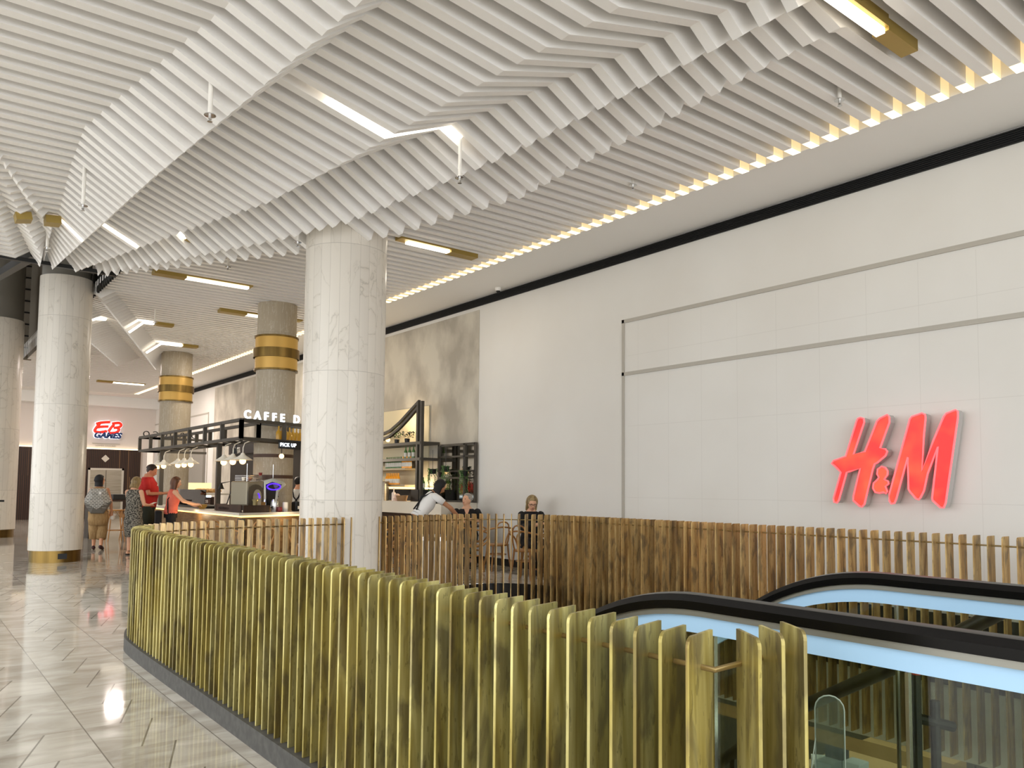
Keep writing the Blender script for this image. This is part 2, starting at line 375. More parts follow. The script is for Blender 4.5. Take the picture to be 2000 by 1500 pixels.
st('wall_right_render', MB().bx(XW-.012, XW+.02, 12.84, 29.6, 0.12, 5.06), m_mural)
# far wall
st('wall_far', MB().bx(-12, XW+.2, YF, YF+.2, 0, 5.9), mat('pale_pinkish_wall', 'dcd3cb', .6))
st('trim_8', MB().bx(-12, XW, 36.3, YF, 5.30, 5.42).bx(-12, XW, 36.25, 36.35, 5.29, 5.5).bx(-12, XW, 37.5, YF, 4.86, 5.3), m_soffit)
st('trim_9', MB().bx(2, 8.55, YF-.14, YF, .0, 3.0), m_slatwood)
tag(MB().bx(2, 8.5, YF-.1, YF-.05, 3.01, 3.04).build('led_strip', m_litwarm), 'warm LED strip glowing along the top of the dark slatted far wall', 'light')

# ---------------------------------------------------------------- folded baffle ceiling
Y0, SP, TH = 3.73, .228, .1
T = {'A': [(0, 5.88, 5.19), (5, 5.81, 5.08), (11, 5.74, 4.98), (15, 5.72, 4.91), (22, 5.0, 4.72), (29, 4.27, 4.69), (33, 3.88, 4.74)],
     'B': [(-1, 5.27, 5.15), (4, 5.10, 5.05), (11, 4.87, 4.90), (22, 4.25, 4.70), (28, 3.82, 4.71), (36, 3.22, 4.79)],
     'C': [(0, 5.46, 5.30), (5, 5.32, 5.26), (15, 5.0, 5.2), (22, 4.48, 5.0), (29, 3.95, 4.89), (36, 3.36, 4.93)],
     'D': [(4, 4.79, 5.22), (11, 4.36, 5.14), (28, 3.2, 5.1), (36, 2.85, 5.1)],
     'E': [(3, 3.97, 4.98), (8, 3.77, 4.91), (15, 3.54, 4.82), (22, 3.24, 4.72), (30, 2.93, 4.82), (41, 2.39, 4.87)],
     'R': [(6, 2.72, 5.09), (17, 2.45, 5.11), (22, 2.33, 5.10), (34, 2.16, 5.10)],
     'L': [(6, 2.40, 4.85), (13, 2.23, 4.78), (22, 1.96, 4.65), (28, 1.95, 4.74), (36, 1.89, 4.80)],
     'G': [(10, 1.76, 5.05), (22, 1.34, 5.06), (27, 1.40, 5.08), (36, 1.56, 5.09)],
     'H': [(28, .77, 5.06), (33, 1.19, 5.07), (36, 1.44, 5.09)],
     'T1': [(29, .82, 5.01), (33, 1.13, 5.01), (37, 1.46, 5.0)],
     'P': [(34, 1.13, 5.08), (37, 1.33, 5.09)],
     'T0': [(35, 1.07, 5.0), (37, 1.19, 4.98)],
     'Q': [(36, .98, 5.07), (44, 1.39, 5.1)],
     'S': [(38, .96, 4.97), (44, 1.22, 4.96)]}
ZF, XE = 5.277, 7.715
def profile(k):
    if k <= 46:
        a = lerp(T['A'], k); pts = [(XE, ZF), (a[0]+.10+.02*max(0, ZF-a[1]-.25)*10, ZF), tuple(a)]
        for c in 'CBDER': pass
        for c in ('C', 'B', 'D', 'E', 'R', 'L', 'G', 'H', 'T1', 'P', 'T0', 'Q', 'S'):
            if c in ('B', 'C', 'D') and k > 36: pass
            pts.append(tuple(lerp(T[c], k)))
        out = [pts[0]]
        for x, z in pts[1:]: out.append((min(x, out[-1][0]-.025), z))
        out.append((min(out[-1][0]-.9, -.35), 5.07)); return out
    y = Y0+SP*k
    if y < 16.8: return [(XE, ZF), (3.0, ZF)]
    if y < 25.3:
        t_ = (y-16.8)/8.4; q = (3.2+3.2*t_, ZF); v = (2.94+3.09*t_, 5.10-.17*t_)
        return [(XE, ZF), q, v, (v[0]-.12, 5.2), (v[0]-.45, 5.25), (v[0]-1.05, 4.93), (v[0]-1.2, 5.2), (v[0]-1.7, 5.2), (v[0]-2.2, 4.95), (v[0]-2.4, 5.25), (v[0]-2.6, 5.25)]
    return [(XE, ZF), (3.0 if y < 28 else -8, ZF)]
mb = MB(); ZT = 5.72
for k in range(-24, 144):
    y = Y0+SP*k; p = profile(k)
    if y > 36.2: break
    for (xa, za), (xb, zb) in zip(p, p[1:]):
        if k > 46 and y < 28 and xb < 2.9:
            if xa <= 2.9: continue
            zb = za+(zb-za)*(2.9-xa)/(xb-xa); xb = 2.9
        vs = [(x, yy, z) for yy in (y, y+TH) for x, z in ((xa, za), (xb, zb), (xb, ZT), (xa, ZT))]
        mb.add(vs, [(0, 1, 2, 3), (7, 6, 5, 4), (4, 5, 1, 0)])
    mb.add([(XE, y, ZF), (XE, y+TH, ZF), (XE, y+TH, ZT), (XE, y, ZT)], [(0, 1, 2, 3)])
    xl, zl = p[-1] if k <= 46 or y > 28 else (2.9, 5.3); mb.add([(xl, y, zl), (xl, y+TH, zl), (xl, y+TH, ZT), (xl, y, ZT)], [(3, 2, 1, 0)])
me = bpy.data.meshes.new('ceiling'); me.from_pydata(mb.v, [], mb.f); me.materials.append(m_fin)
tag(bpy.data.objects.new('ceiling', me), kind='structure'); COL.objects.link(bpy.data.objects['ceiling'])
st('ceiling', MB().bx(-.5, 9.4, -2, 14.2, 5.7, 5.8).bx(3.0, 9.4, 14.2, 36.4, 5.7, 5.8).bx(-9, 3.0, 28.1, YF, 5.7, 5.8), m_slab)
m_taupe = mat('taupe_soffit', '7f776a', .7)
st('ceiling', MB().bx(-9, 3.1, 14.2, 28.2, 8.6, 8.7), m_taupe)
mb = MB(); mb.cur = 0; mb.bx(-9, 3.1, 28.0, 28.1, 5.25, 8.6).bx(3.0, 3.1, 14.2, 28.1, 5.3, 8.6).bx(-9, 3.1, 14.2, 14.3, 5.75, 8.6).bx(-9.1, -9, 14.2, 28.1, 5.2, 8.6); mb.cur = 1
for i in range(9): mb.bx(-9, 3.0, 27.97, 28.0, 5.6+i*.36, 5.64+i*.36)
st('wall_atrium', mb, [m_taupe, m_black])
# closing end of the fold and dark steel edge of the atrium opening
mb = MB().bx(-8, 2.75, 14.28, 14.36, 4.93, 4.99)
for i in range(22): mb.box((2.93, 14.5+i*.18, 5.36), (.04, .13, .36), rx=.5)
mb.bx(2.9, 2.95, 14.3, 18.5, 5.42, 5.6)
st('trim_10', mb, m_black)
mb = MB(); mb.bar((1.6, 14.5, 5.15), (1.3, 27.9, 6.9), .14); mb.bar((.62, 15, 5.0), (.45, 15, 9), .16); mb.bar((.62, 15, 5.6), (.95, 15, 6.4), .12); mb.bar((.5, 17.5, 8.6), (.5, 17.5, 3.2), .14)
st('trim_11', mb, m_black)
mb = MB(); mb.cur = 0; mb.bx(-2, .62, 17.6, 17.7, 4.2, 8.6); mb.cur = 1
for z in (4.2, 5.3, 6.4, 7.4): mb.bx(-2, .62, 17.57, 17.6, z, z+.06)
st('wall_atrium', mb, [mat('olive_bronze_panel', '6b6038', .4, .4), m_black])
# glowing light boxes closing the baffle ends along the soffit
g = MB(); g.cur = 0; g.add([(XE+.003, 0, ZF), (7.895, 0, ZF), (7.895, TH, ZF), (XE+.003, TH, ZF)], [(3, 2, 1, 0)])
g.cur = 1; g.add([(XE+.003, 0, ZF), (7.895, 0, ZF), (7.895, 0, 5.6), (XE+.003, 0, 5.6)], [(0, 1, 2, 3)]); g.add([(XE+.003, TH, ZF), (7.895, TH, ZF), (7.895, TH, 5.6), (XE+.003, TH, 5.6)], [(3, 2, 1, 0)])
g.add([(7.895, 0, ZF), (7.895, TH, ZF), (7.895, TH, 5.6), (7.895, 0, 5.6)], [(0, 1, 2, 3)]); g.add([(XE+.003, 0, 5.6), (7.895, 0, 5.6), (7.895, TH, 5.6), (XE+.003, TH, 5.6)], [(0, 1, 2, 3)])
lb0 = tag(g.build('light_box', [m_litwarm, m_litside]), 'small warm glowing light box at a baffle end along the wall soffit', 'light', 'glowing light boxes along the soffit')
lb0.location = (0, Y0-SP*6, 0)
for k in range(-5, 141):
    c = lb0.copy(); COL.objects.link(c); c.location = (0, Y0+SP*k, 0)
tag(MB().bx(-6, 7.7, 36.1, 36.24, 5.32, 5.36).build('cove_strip', m_litwarm), 'long warm LED cove strip above the lift at the far end', 'light')

# linear lights
def linear(name, pts, w, label, brass=(), zoff=.0):
    root = thing(name, pts[0], label, 'light')
    o = V(pts[0])
    m = MB()
    for a, b in zip(pts, pts[1:]): m.bar(V(a)-o, V(b)-o, w, .05)
    m.build('diffuser', m_lit, root)
    for a, b in brass:
        MB().bar(V(a)-o, V(b)-o, w*1.9, .1).build('brass_channel', m_gold, root)
    return root
linear('linear_light', [(5.2, 3.1, 5.23), (6.22, 3.1, 5.23)], .075, 'bright linear light with brass end, top right of the ceiling near the wall', [((6.22, 3.1, 5.27), (6.72, 3.1, 5.27)), ((5.2, 3.1, 5.30), (6.22, 3.1, 5.30))])
linear('linear_light', [(6.05, 10.45, 5.24), (6.81, 10.45, 5.24)], .10, 'linear light with brass end just right of the big marble column', [((6.81, 10.45, 5.26), (7.33, 10.45, 5.26)), ((5.9, 10.45, 5.3), (6.81, 10.45, 5.3))])
linear('linear_light', [(3.99, 14.85, 5.24), (5.14, 14.85, 5.24)], .11, 'long linear light with brass left half, left of the big marble column', [((3.44, 14.85, 5.26), (3.99, 14.85, 5.26)), ((3.99, 14.85, 5.30), (5.2, 14.85, 5.30))])
linear('linear_light', [(5.92, 17.2, 5.24), (7.08, 17.2, 5.24)], .11, 'linear light with brass end passing behind the beige column', [((5.34, 17.2, 5.26), (5.92, 17.2, 5.26)), ((5.92, 17.2, 5.3), (7.2, 17.2, 5.3))])
linear('linear_light', [(6.14, 31.9, 5.24), (7.21, 31.9, 5.24)], .12, 'farthest linear light on the ceiling before the lift', [((5.62, 31.9, 5.26), (6.14, 31.9, 5.26)), ((6.14, 31.9, 5.3), (7.25, 31.9, 5.3))])
linear('linear_light', [(4.08, 19.6, 4.97), (4.38, 19.6, 5.24), (4.6, 19.6, 5.24)], .12, 'bent linear light with brass bar over the far fold, nearer of the two', [((4.6, 19.6, 5.26), (5.02, 19.6, 5.26))])
linear('linear_light', [(5.06, 22.2, 4.95), (5.42, 22.2, 5.24), (5.94, 22.2, 5.24)], .12, 'bent linear light with brass bar over the far fold, in front of the ringed column', [((5.94, 22.2, 5.26), (6.34, 22.2, 5.26))])
linear('linear_light', [(3.6, 19.7, 5.22), (3.35, 19.7, 5.20), (2.85, 19.7, 4.93)], .12, 'bent linear light folding down the left facet of the far ceiling fold')
def fold_light(k, names, w, label, cut0=None, cut1=None, brass=()):
    y = Y0+SP*k+TH+.064; pts = []
    for n in names:
        a = lerp(T[n], k+.5); pts.append((a[0], y, a[1]+.03))
    if cut0 is not None: pts[0] = tuple(V(pts[0]).lerp(V(pts[1]), cut0))
    if cut1 is not None: pts[-1] = tuple(V(pts[-2]).lerp(V(pts[-1]), cut1))
    return linear('linear_light', pts, w, label, brass)
fold_light(12, ('R', 'E', 'D', 'B'), .115, 'bright bent light strip between baffles in front of the big marble column', .42, .35)
fold_light(36, ('G', 'L'), .115, 'bright light strip between baffles above the left marble column, left of the crease', .2, None,
           [((1.42, 12.1, 5.0), (1.6, 12.1, 5.02)), ((1.08, 12.1, 4.96), (1.26, 12.1, 5.0))])
fold_light(36, ('R', 'E'), .115, 'bright light strip between baffles above the left marble column, right of the crease', .05, .9)
linear('linear_light', [(3.02, 11.6, 5.05), (3.12, 11.6, 5.0)], .1, 'short end of a light strip glowing between the folded baffles', [((3.12, 11.6, 5.02), (3.2, 11.6, 5.0))])

# sprinklers
def sprinkler(x, y, zt, zb, label):
    r = thing('sprinkler', (x, y, zb), label, 'sprinkler', group='ceiling sprinklers')
    MB().tube([(0, 0, .02), (0, 0, zt-zb+.25)], .02, 10).build('pipe', m_white, r, smooth=True)
    MB().lathe([(.01, .012), (.05, .016), (.05, .022), (.01, .03)], n=16).build('escutcheon', m_chrome, r, smooth=True)
    MB().lathe([(.012, .015), (.016, -.02), (.006, -.03), (.022, -.034), (.022, -.038)], n=12).build('head', m_chrome, r, smooth=True)
for a in [(1.99, 6.83, 4.9, 4.62, 'white sprinkler drop pipe left of centre on the folded baffles'), (1.52, 9.85, 4.92, 4.57, 'white sprinkler drop pipe on the left of the folded baffles'),
          (1.57, 13.0, 5.1, 4.85, 'white sprinkler drop pipe above the left marble column'), (4.43, 6.6, 4.98, 4.62, 'white sprinkler drop pipe right of the big column below the bent light strip'),
          (4.07, 9.9, 4.83, 4.68, 'sprinkler at the baffle teeth left of the big column'), (4.22, 13.2, 5.28, 5.1, 'sprinkler over the long brass linear light'),
          (4.29, 18.2, 5.28, 4.98, 'sprinkler pipe beside the far fold'), (4.69, 4.22, 5.28, 5.24, 'small sprinkler at the top of the folded ceiling'),
          (7.09, 6.69, 5.28, 5.23, 'small sprinkler on the flat ceiling nearer the soffit middle'), (7.04, 3.92, 5.28, 5.22, 'small sprinkler on the flat ceiling at the upper right')]:
    sprinkler(*a)
r = thing('security_camera', (8.94, 11.95, 5.30), 'small white dome camera on the soffit above the black slot', 'camera')
MB().lathe([(.06, 0), (.06, -.04), (.045, -.06)], n=16).build('housing', m_white, r, smooth=True); MB().ell((0, 0, -.06), .04).build('dome', m_black, r, smooth=True)

# ---------------------------------------------------------------- columns
def column(x, y, r, h, m, label, band=None, rings=False, cap=False):
    c = thing('column', (x, y, 0), label, 'column')
    MB().lathe([(r, .22 if band else 0), (r, h)], n=64).build('shaft', m, c, smooth=True)
    if band: MB().lathe([(r-.025, 0), (r-.025, .23)], n=64).build('base_band', m_brassband, c, smooth=True)
    if cap: MB().lathe([(r-.03, h-.01), (r-.03, h+1.6)], n=48).build('upper_shaft', mat('dark_grey_cladding', '77736a', .6), c, smooth=True)
    if rings:
        for z0, z1, dr in ((3.86, 4.02, .05), (4.12, 4.28, .075), (3.98, 4.02, .075)): pass
        MB().lathe([(r+.07, 4.13), (r+.07, 4.32), (r+.06, 4.32), (r+.06, 4.13)], n=64).build('ring', m_brassband, c, smooth=True)
        for z in (3.86, 4.55): MB().lathe([(r+.05, z), (r+.05, z+.035), (r+.01, z+.035), (r+.01, z)], n=64).build('ring', m_brassband, c, smooth=True)
        for z0, z1 in ((3.89, 4.13), (4.32, 4.55)): MB().lathe([(r+.03, z0), (r+.03, z1)], n=64, cap=False).build('glow_mesh', mat('lit_gold_mesh', 'a08048', .35, .7, emit='d8a850', es=.28), c, smooth=True)
    return c
big = column(4.75, 9.83, .545, 5.2, m_marble, 'big pale marble column standing by the railing in the middle')
c1 = column(2.45, 17.27, .455, 5.43, m_marble, 'marble column with bronze base band at the left of the walkway', band=True, cap=True)
MB().box((.0, 0, 0), (.15, .012, .10)).build('socket_plate', m_black, c1).location = (-.02+.08, -.437, .115)
c2 = column(2.05, 25.9, .62, 6.0, m_marble, 'marble column at the far left edge behind the nearer one', band=True, cap=True)
for cc in bpy.data.objects:
    pass
column(6.2, 16.06, .40, 5.28, m_ribbed, 'beige ribbed column with brass rings inside the cafe kiosk', rings=True)
column(6.27, 23.9, .42, 5.28, m_ribbed, 'farther beige ribbed column with brass rings behind the kiosk frame', rings=True)
for i, z in enumerate((2.05, 1.62)):
    MB().lathe([(.405, 0), (.405, .07)], n=48, cap=False).build('brown_stripe', mat('brown_stripe', '4a3020', .5), bpy.data.objects['column.003'], smooth=True).location = (0, 0, z)

# ---------------------------------------------------------------- brass slat railings
def slat_mesh(name, z0, z1, w, m, t_=.010):
    r = .028; n = 5
    pr = [(w/2, z0), (w/2, z1)] + [(-w/2+r-r*sin(i/n*pi/2), z1-r+r*cos(i/n*pi/2)) for i in range(n+1)] + [(-w/2, z0)]
    mb = MB(); mb.prism(pr, lambda u, v, d: V((u, d-t_/2, v)), t_)
    o = mb.build(name, m, tri=False); return o
def walk(P, step, s0=0):
    out = []; d = s0; acc = 0
    for a, b in zip(P, P[1:]):
        L = (b-a).length
        while d <= acc+L:
            q = (d-acc)/L; out.append((a.lerp(b, q), (b-a).normalized())); d += step
        acc += L
    return out
cum = [0]
for a, b in zip(PATH, PATH[1:]): cum.append(cum[-1]+(b-a).length)
split = next(i for i, p in enumerate(PATH) if p.y > 8.2)
nearP, farP = PATH[:split+1], PATH[split:]
rail1 = thing('slat_railing', (1.72, 1.4, 0), 'near curved railing of close-set aged brass slats on a dark kerb beside the walkway', 'railing')
rail2 = thing('slat_railing', (7.83, 5, 0), 'far railing of aged brass slats hanging over the escalator void by the tables and wall', 'railing')
def place(proto, root, p, ang, first):
    o = proto if first else proto.copy()
    if not first: COL.objects.link(o)
    o.parent = root; o.location = V((p.x, p.y, 0))-root.location; o.rotation_euler = (0, 0, ang); return o
m_rod = mat('brass_rod', '9a8558', .38, .7)
pn = slat_mesh('slat', .11, 1.068, .155, m_brass)
first = True
for p, t_ in walk(nearP, .0927, .02):
    # local -u is the rounded outer tip; outward normal (left of travel) turned back 15 degrees
    nx, ny = -t_.y, t_.x; a = atan2(ny, nx)+radians(15); place(pn, rail1, p, a+pi, first); first = False
for i in range(3):
    a = atan2(-.84, -.55); place(pn, rail1, V((1.855+.105*i-.03, 1.30, 0)), a+pi, False)
def relt(P, root, z): return [V((p.x, p.y, z))-root.location for p in P]
MB().tube(relt([V((2.09, 1.36, 0)), V((1.72, 1.33, 0))]+nearP[2:], rail1, .98), .008, 8).build('rail', m_rod, rail1, smooth=60)
km = MB(); oK, iK = offs(nearP, .1), offs(nearP, -.06)
kr = [[V((a.x, a.y, 0)), V((b.x, b.y, 0)), V((b.x, b.y, .115)), V((a.x, a.y, .115))] for a, b in zip(oK, iK)]
kr = [[q-rail1.location for q in r_] for r_ in kr]
km.rings(kr); km.bx(-.02, .42, -.13, -.03, 0, .115)
km.build('kerb', m_kerb, rail1)
pf = slat_mesh('slat', -.97, 1.068, .15, m_brass2)
first = True; cum_far = 0; dc = 0
for p, t_ in walk(farP, .1195, .05):
    nx, ny = -t_.y, t_.x; a = atan2(ny, nx)
    d_ = cum_far; cum_far += .1195
    if p.y < 8.2 and p.x > 7: a = 0
    elif p.x < 7.0: a = lerp([(2, 97), (2.8, 95), (5.1, 83), (7.0, 82)], p.x)[0]; dc = 0
    else: dc += .1195; a = lerp([(0, 80), (.5, 56), (.8, 36), (1.15, 17), (1.9, 0)], min(dc, 1.9))[0]
    place(pf, rail2, p, radians(a), first); first = False
MB().tube(relt(farP, rail2, .98), .008, 8).build('rail', m_rod, rail2, smooth=60)

# ---------------------------------------------------------------- escalator
esc = thing('escalator', (2.9, 2.1, 0), 'escalator behind the brass slats with glass sides, pale blue lit bands and black handrails', 'escalator')
def esc_side(x):
    ox = x-2.9
    def line(off, zt, n0=-3.6, drop=4.6):
        # top line of the balustrade: level towards the viewer, bending down away from it
        pts = [(ox, n0, zt)]
        for i in range(11):
            a = i/10*radians(30); r = 1.25+off; pts.append((ox, -.32+(r)*sin(a), zt-(r)*(1-cos(a))))
        y, z = pts[-1][1:]; L = drop
        pts.append((ox, y+L*cos(radians(30)), z-L*sin(radians(30)))); return pts
    h = line(0, 1.065); m = MB()
    sec = [(-.04, -.03), (-.045, 0), (-.03, .022), (0, .027), (.03, .022), (.045, 0), (.04, -.03)]
    m.rings([[V(p)+V((a, 0, b)) for a, b in sec] for p in h]); m.build('handrail', m_rubber, esc, smooth=True)
    def band(t0, t1, w):
        m = MB(); A, B = line(t0, 1.065-t0), line(t1, 1.065-t1)
        m.rings([[V(a)+V((-w, 0, 0)), V(a)+V((w, 0, 0)), V(b)+V((w, 0, 0)), V(b)+V((-w, 0, 0))] for a, b in zip(A, B)]); return m
    band(.03, .052, .028).build('handrail_track', m_hand, esc)
    band(.052, .112, .012).build('lit_band', m_bluelit, esc)
    band(.112, .95, .006).build('glass_panel', m_glass, esc)
    m = MB()
    for y in (-.36, -1.02, -1.68): MB().bx(ox-.009, ox+.009, y-.005, y+.005, .12, .95).build('panel_joint', m_chrome, esc)
    band(.95, 1.22, .09).build('skirt', m_black, esc)
esc_side(2.25); esc_side(3.53)
m = MB()
for i in range(14): m.bx(-.5, .5, .5+i*.36, .9+i*.36, -.42-i*.208-.2, -.22-i*.208)
m.build('steps', m_steelb, esc)
MB().bx(-.62, .62, -3.6, .5, -.12, -.01).build('landing_plate', m_steelb, esc)
# second pair of dark inclined handrails beyond
r = thing('inclined_handrail', (5.0, 2.5, 0), 'dark tubular handrails rising through the void behind the glass', 'handrail')
MB().tube([(0, 3.2, -2.15), (0, .66, -.05), (0, -.02, .36), (0, -.75, .86)], .045, 12).build('tube', mat('dark_brown_tube', '2a2119', .4), r, smooth=True)
MB().tube([(-.45, 2.2, -2.0), (-.45, -.3, -.3)], .035, 12).build('tube', mat('brown_tube', '3a2a1c', .4), r, smooth=True)
for y in (2.6, 1.2): MB().tube([(0, y, -4.55), (0, y, -.05-(y-.66)*.827)], .03, 8).build('post', m_black, r)
# lower level
r = thing('service_counter', (8.4, 5.2, -4.6), 'lower level counter with tan top edge seen through the glass', 'counter')
MB().bx(-1.4, 2.6, -.5, .5, 0, 2.5).build('body', mat('pale_counter', 'a9aaa6', .5), r); MB().bx(-1.5, 2.7, -.6, .6, 2.5, 2.62).build('top', m_tan, r)
cols = ['c8d4dc', '40506a', 'e6e6e4', '8a98a4', '22262e', 'b8c4c8']
for i in range(9):
    d = (.22+.1*(i % 3), .2, .16+.12*(i % 4))
    tag(MB().box((7.55+i*.19, 4.78+.33*(i % 3), -1.98+d[2]/2), d, rz=.3*(i % 3)).build('box', mat('box_paint', cols[i % 6], .5), bevel=.01), 'small box on the lower level counter seen through the escalator glass', 'box', 'boxes on the lower counter')
r = thing('lit_ring', (6.85, 3.2, -1.35), 'curved ring of tiny bright white lights in the lower level', 'lamp')  # emissive ring built for the bright arcs behind the glass
m = MB(); m.tube([(1.08*cos(a), .85*sin(a), 0) for a in [i/48*2*pi for i in range(48)]], .02, 8, closed=True); m.build('tube', m_chrome, r, smooth=True)
m = MB()
for i in range(120):
    a = i/120*2*pi; m.box((1.08*cos(a), .85*sin(a), .022), (.03, .02, .012), rz=a)
m.build('light_strip', mat('cold_led', 'ffffff', .5, emit='e8f0ff', es=6), r)
MB().tube([(1.06, 0, 0), (1.06, 0, .31)], .008).build('cable', m_black, r)
# clear acrylic divider near the escalator
r = thing('acrylic_divider', (2.75, 1.61, -.01), 'clear rounded acrylic divider standing behind the escalator glass', 'divider', rz=radians(-59))
m = MB(); pr = [(-.05, 0), (.05, 0), (.05, .66)]+[(.05*cos(a), .66+.05*sin(a)) for a in [i/8*pi for i in range(9)]]+[(-.05, .66)]
m.prism(pr, lambda u, v, d: V((u, d, v)), .006); m.build('panel', m_clear, r)
m = MB()
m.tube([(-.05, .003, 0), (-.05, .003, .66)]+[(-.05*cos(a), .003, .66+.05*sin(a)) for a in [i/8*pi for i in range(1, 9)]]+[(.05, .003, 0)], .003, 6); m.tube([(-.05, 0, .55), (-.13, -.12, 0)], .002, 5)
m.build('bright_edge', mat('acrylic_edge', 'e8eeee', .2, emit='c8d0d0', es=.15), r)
tag(MB().tube([(0, 0, 0), (0, 0, 4.45)], .036, 12).tube([(-.12, .08, 4.32), (.12, -.08, 4.25)], .04, 10).build('signpost', m_black), 'dark post with a short cross arm in the lower level void', 'post').location = (6.4, 2.87, -4.6)
r = thing('post', (5.88, 2.77, -4.6), 'plain dark post with red top edge beside the glass joint', 'post')
MB().tube([(0, 0, 0), (0, 0, 4.74)], .036, 12).build('shaft', mat('navy_post', '141a22', .4), r); MB().tube([(0, 0, 4.74), (0, 0, 4.77)], .037, 12).build('cap', mat('red_cap', 'd8352c', .4), r)
r = thing('glass_balustrade', (1.8, 19.6, 0), 'dark handrail end of a glass balustrade at the left edge', 'balustrade')
MB().bar((0, 0, 1.10), (-3.5, -.4, 1.10), .07, .04).build('handrail', m_black, r); MB().bar((-.15, -.02, .55), (-3.5, -.4, .55), .015, 1.06).build('glass_panel', m_glass, r)

# ---------------------------------------------------------------- signs
def wallpt(u, v, w): return V((XW-.05-w, u, v))
Hc = [(4.805, 2.334),(4.766, 2.319),(4.762, 2.273),(4.784, 2.214),(4.9, 1.899),(4.758, 1.928),(4.605, 2.279),(4.574, 2.306),(4.483, 2.345),(4.461, 2.314),(4.462, 2.255),(4.577, 1.964),(4.513, 1.95),(4.494, 1.92),(4.515, 1.873),(4.614, 1.794),(4.645, 1.78),(4.669, 1.713),(4.777, 1.309),(4.809, 1.279),(4.832, 1.286),(4.91, 1.352),(4.909, 1.397),(4.819, 1.733),(4.96, 1.694),(4.989, 1.687),(5.096, 1.349),(5.121, 1.32),(5.154, 1.329),(5.161, 1.371),(5.06, 1.688),(5.097, 1.727),(5.138, 1.766),(5.179, 1.798),(5.154, 1.829),(4.997, 1.879),(4.853, 2.294),(4.837, 2.323)]
Ac = [(4.562, 1.749),(4.517, 1.733),(4.493, 1.696),(4.497, 1.652),(4.535, 1.601),(4.491, 1.579),(4.484, 1.55),(4.522, 1.52),(4.501, 1.462),(4.516, 1.439),(4.545, 1.454),(4.591, 1.443),(4.643, 1.453),(4.669, 1.497),(4.661, 1.557),(4.618, 1.594),(4.595, 1.623),(4.617, 1.661),(4.608, 1.72)]
Mc = [(4.48, 1.359),(4.459, 1.323),(4.422, 1.331),(4.402, 1.375),(4.26, 1.852),(4.261, 1.665),(4.26, 1.492),(4.24, 1.457),(4.178, 1.386),(4.15, 1.376),(4.129, 1.401),(4.092, 1.472),(4.047, 1.663),(3.932, 1.956),(4.005, 1.396),(3.999, 1.368),(3.92, 1.293),(3.887, 1.293),(3.866, 1.342),(3.719, 2.265),(3.718, 2.327),(3.737, 2.347),(3.836, 2.315),(3.864, 2.282),(3.977, 2.028),(4.108, 1.692),(4.079, 2.089),(4.057, 2.273),(4.06, 2.316),(4.094, 2.336),(4.207, 2.304),(4.229, 2.277),(4.299, 2.041),(4.479, 1.432)]
sg = thing('shop_sign', (XW, 4.55, 1.8), 'large red lit shop sign with slanted letters on the white wall', 'sign')
def letter(name, poly):
    m = MB(); m.cur = 0
    pts = [(y-4.55, z-1.8) for y, z in poly]
    m.prism(pts, lambda u, v, w: V((-.04-w, u, v)), .11); o = m.build('letter', m_return, sg, tri=True)
    m = MB(); m.prism(pts, lambda u, v, w: V((-.151-w, u, v)), .02); m.build('face', m_redface, o, tri=True)
    m = MB(); m.tube([V((-.172, u, v)) for u, v in pts], .011, 6, closed=True); m.build('rim', m_rim, o)
m_redface = mat('red_lit_face', 'ff2a22', .35, emit='ff2420', es=1.0); t = NT(m_redface); x, y, z, vec = t.xyz()
n1 = t.noise(vec, 2.6, 2); e1 = t.ramp(n1, [(.38, 'ff1c1c'), (.62, 'ff5a30')]); t.out(e1, 'Emission Color')
for n_, p_ in (('H', Hc), ('and', Ac), ('M', Mc)): letter(n_, p_)
# shop sign above the lift
eb = thing('shop_sign', (7.15, YF, 3.7), 'red and blue lit shop sign glowing on the far wall above the lift', 'sign')
m = MB()
def stroke(pts, w):
    for a, b in zip(pts, pts[1:]): m.bar((a[0]-7.15, -.12, a[1]-3.7), (b[0]-7.15, -.12, b[1]-3.7), .05, w, up=(0, 1, 0))
E_ = [[(6.71, 4.08), (6.9, 4.15), (7.25, 4.2)], [(6.86, 4.12), (6.68, 3.84), (6.72, 3.75), (6.9, 3.74), (7.14, 3.8)], [(6.72, 3.93), (6.95, 3.98), (7.19, 4.0)]]
B_ = [[(7.42, 4.1), (7.30, 3.95), (7.2, 3.77)], [(7.33, 4.13), (7.6, 4.18), (7.7, 4.1), (7.62, 4.0), (7.4, 3.95)], [(7.52, 3.97), (7.62, 3.9), (7.55, 3.78), (7.4, 3.73), (7.25, 3.72)]]
for p_ in E_+B_:
    pts = catmull([(a, 0, b) for a, b in p_], n=4)
    m.tube([V((q.x-7.15, -.12, q.z-3.7)) for q in pts], [.062]*len(pts), 8)
m.build('letter', mat('red_sign_letters', 'f02818', .4, emit='ff2a18', es=1.0), eb)
m = MB()
for p_ in E_+B_:
    pts = catmull([(a, 0, b) for a, b in p_], n=4); m.tube([V((q.x-7.15, -.05, q.z-3.7)) for q in pts], .085, 8)
m_halo = mat('halo_light', 'ffffff', .5, emit='eef2ff', es=1.0); m.build('halo', m_halo, eb)
o = text('letter', 'GAMES', .34, .05, mat('navy_letter', '123a72', .4), eb, (6.62-7.15, -.15, 3.50-3.7), (radians(90), 0, 0), shear=.3, space=1.0, bold=.018); o['label'] = 'navy lettering'
o = text('halo', 'GAMES', .34, .01, m_halo, eb, (6.62-7.15, -.03, 3.50-3.7), (radians(90), 0, 0), shear=.3, bold=.025)
MB().bx(-.55, .55, -.05, 0, -.46, -.43).build('shelf_line', m_trim, eb)
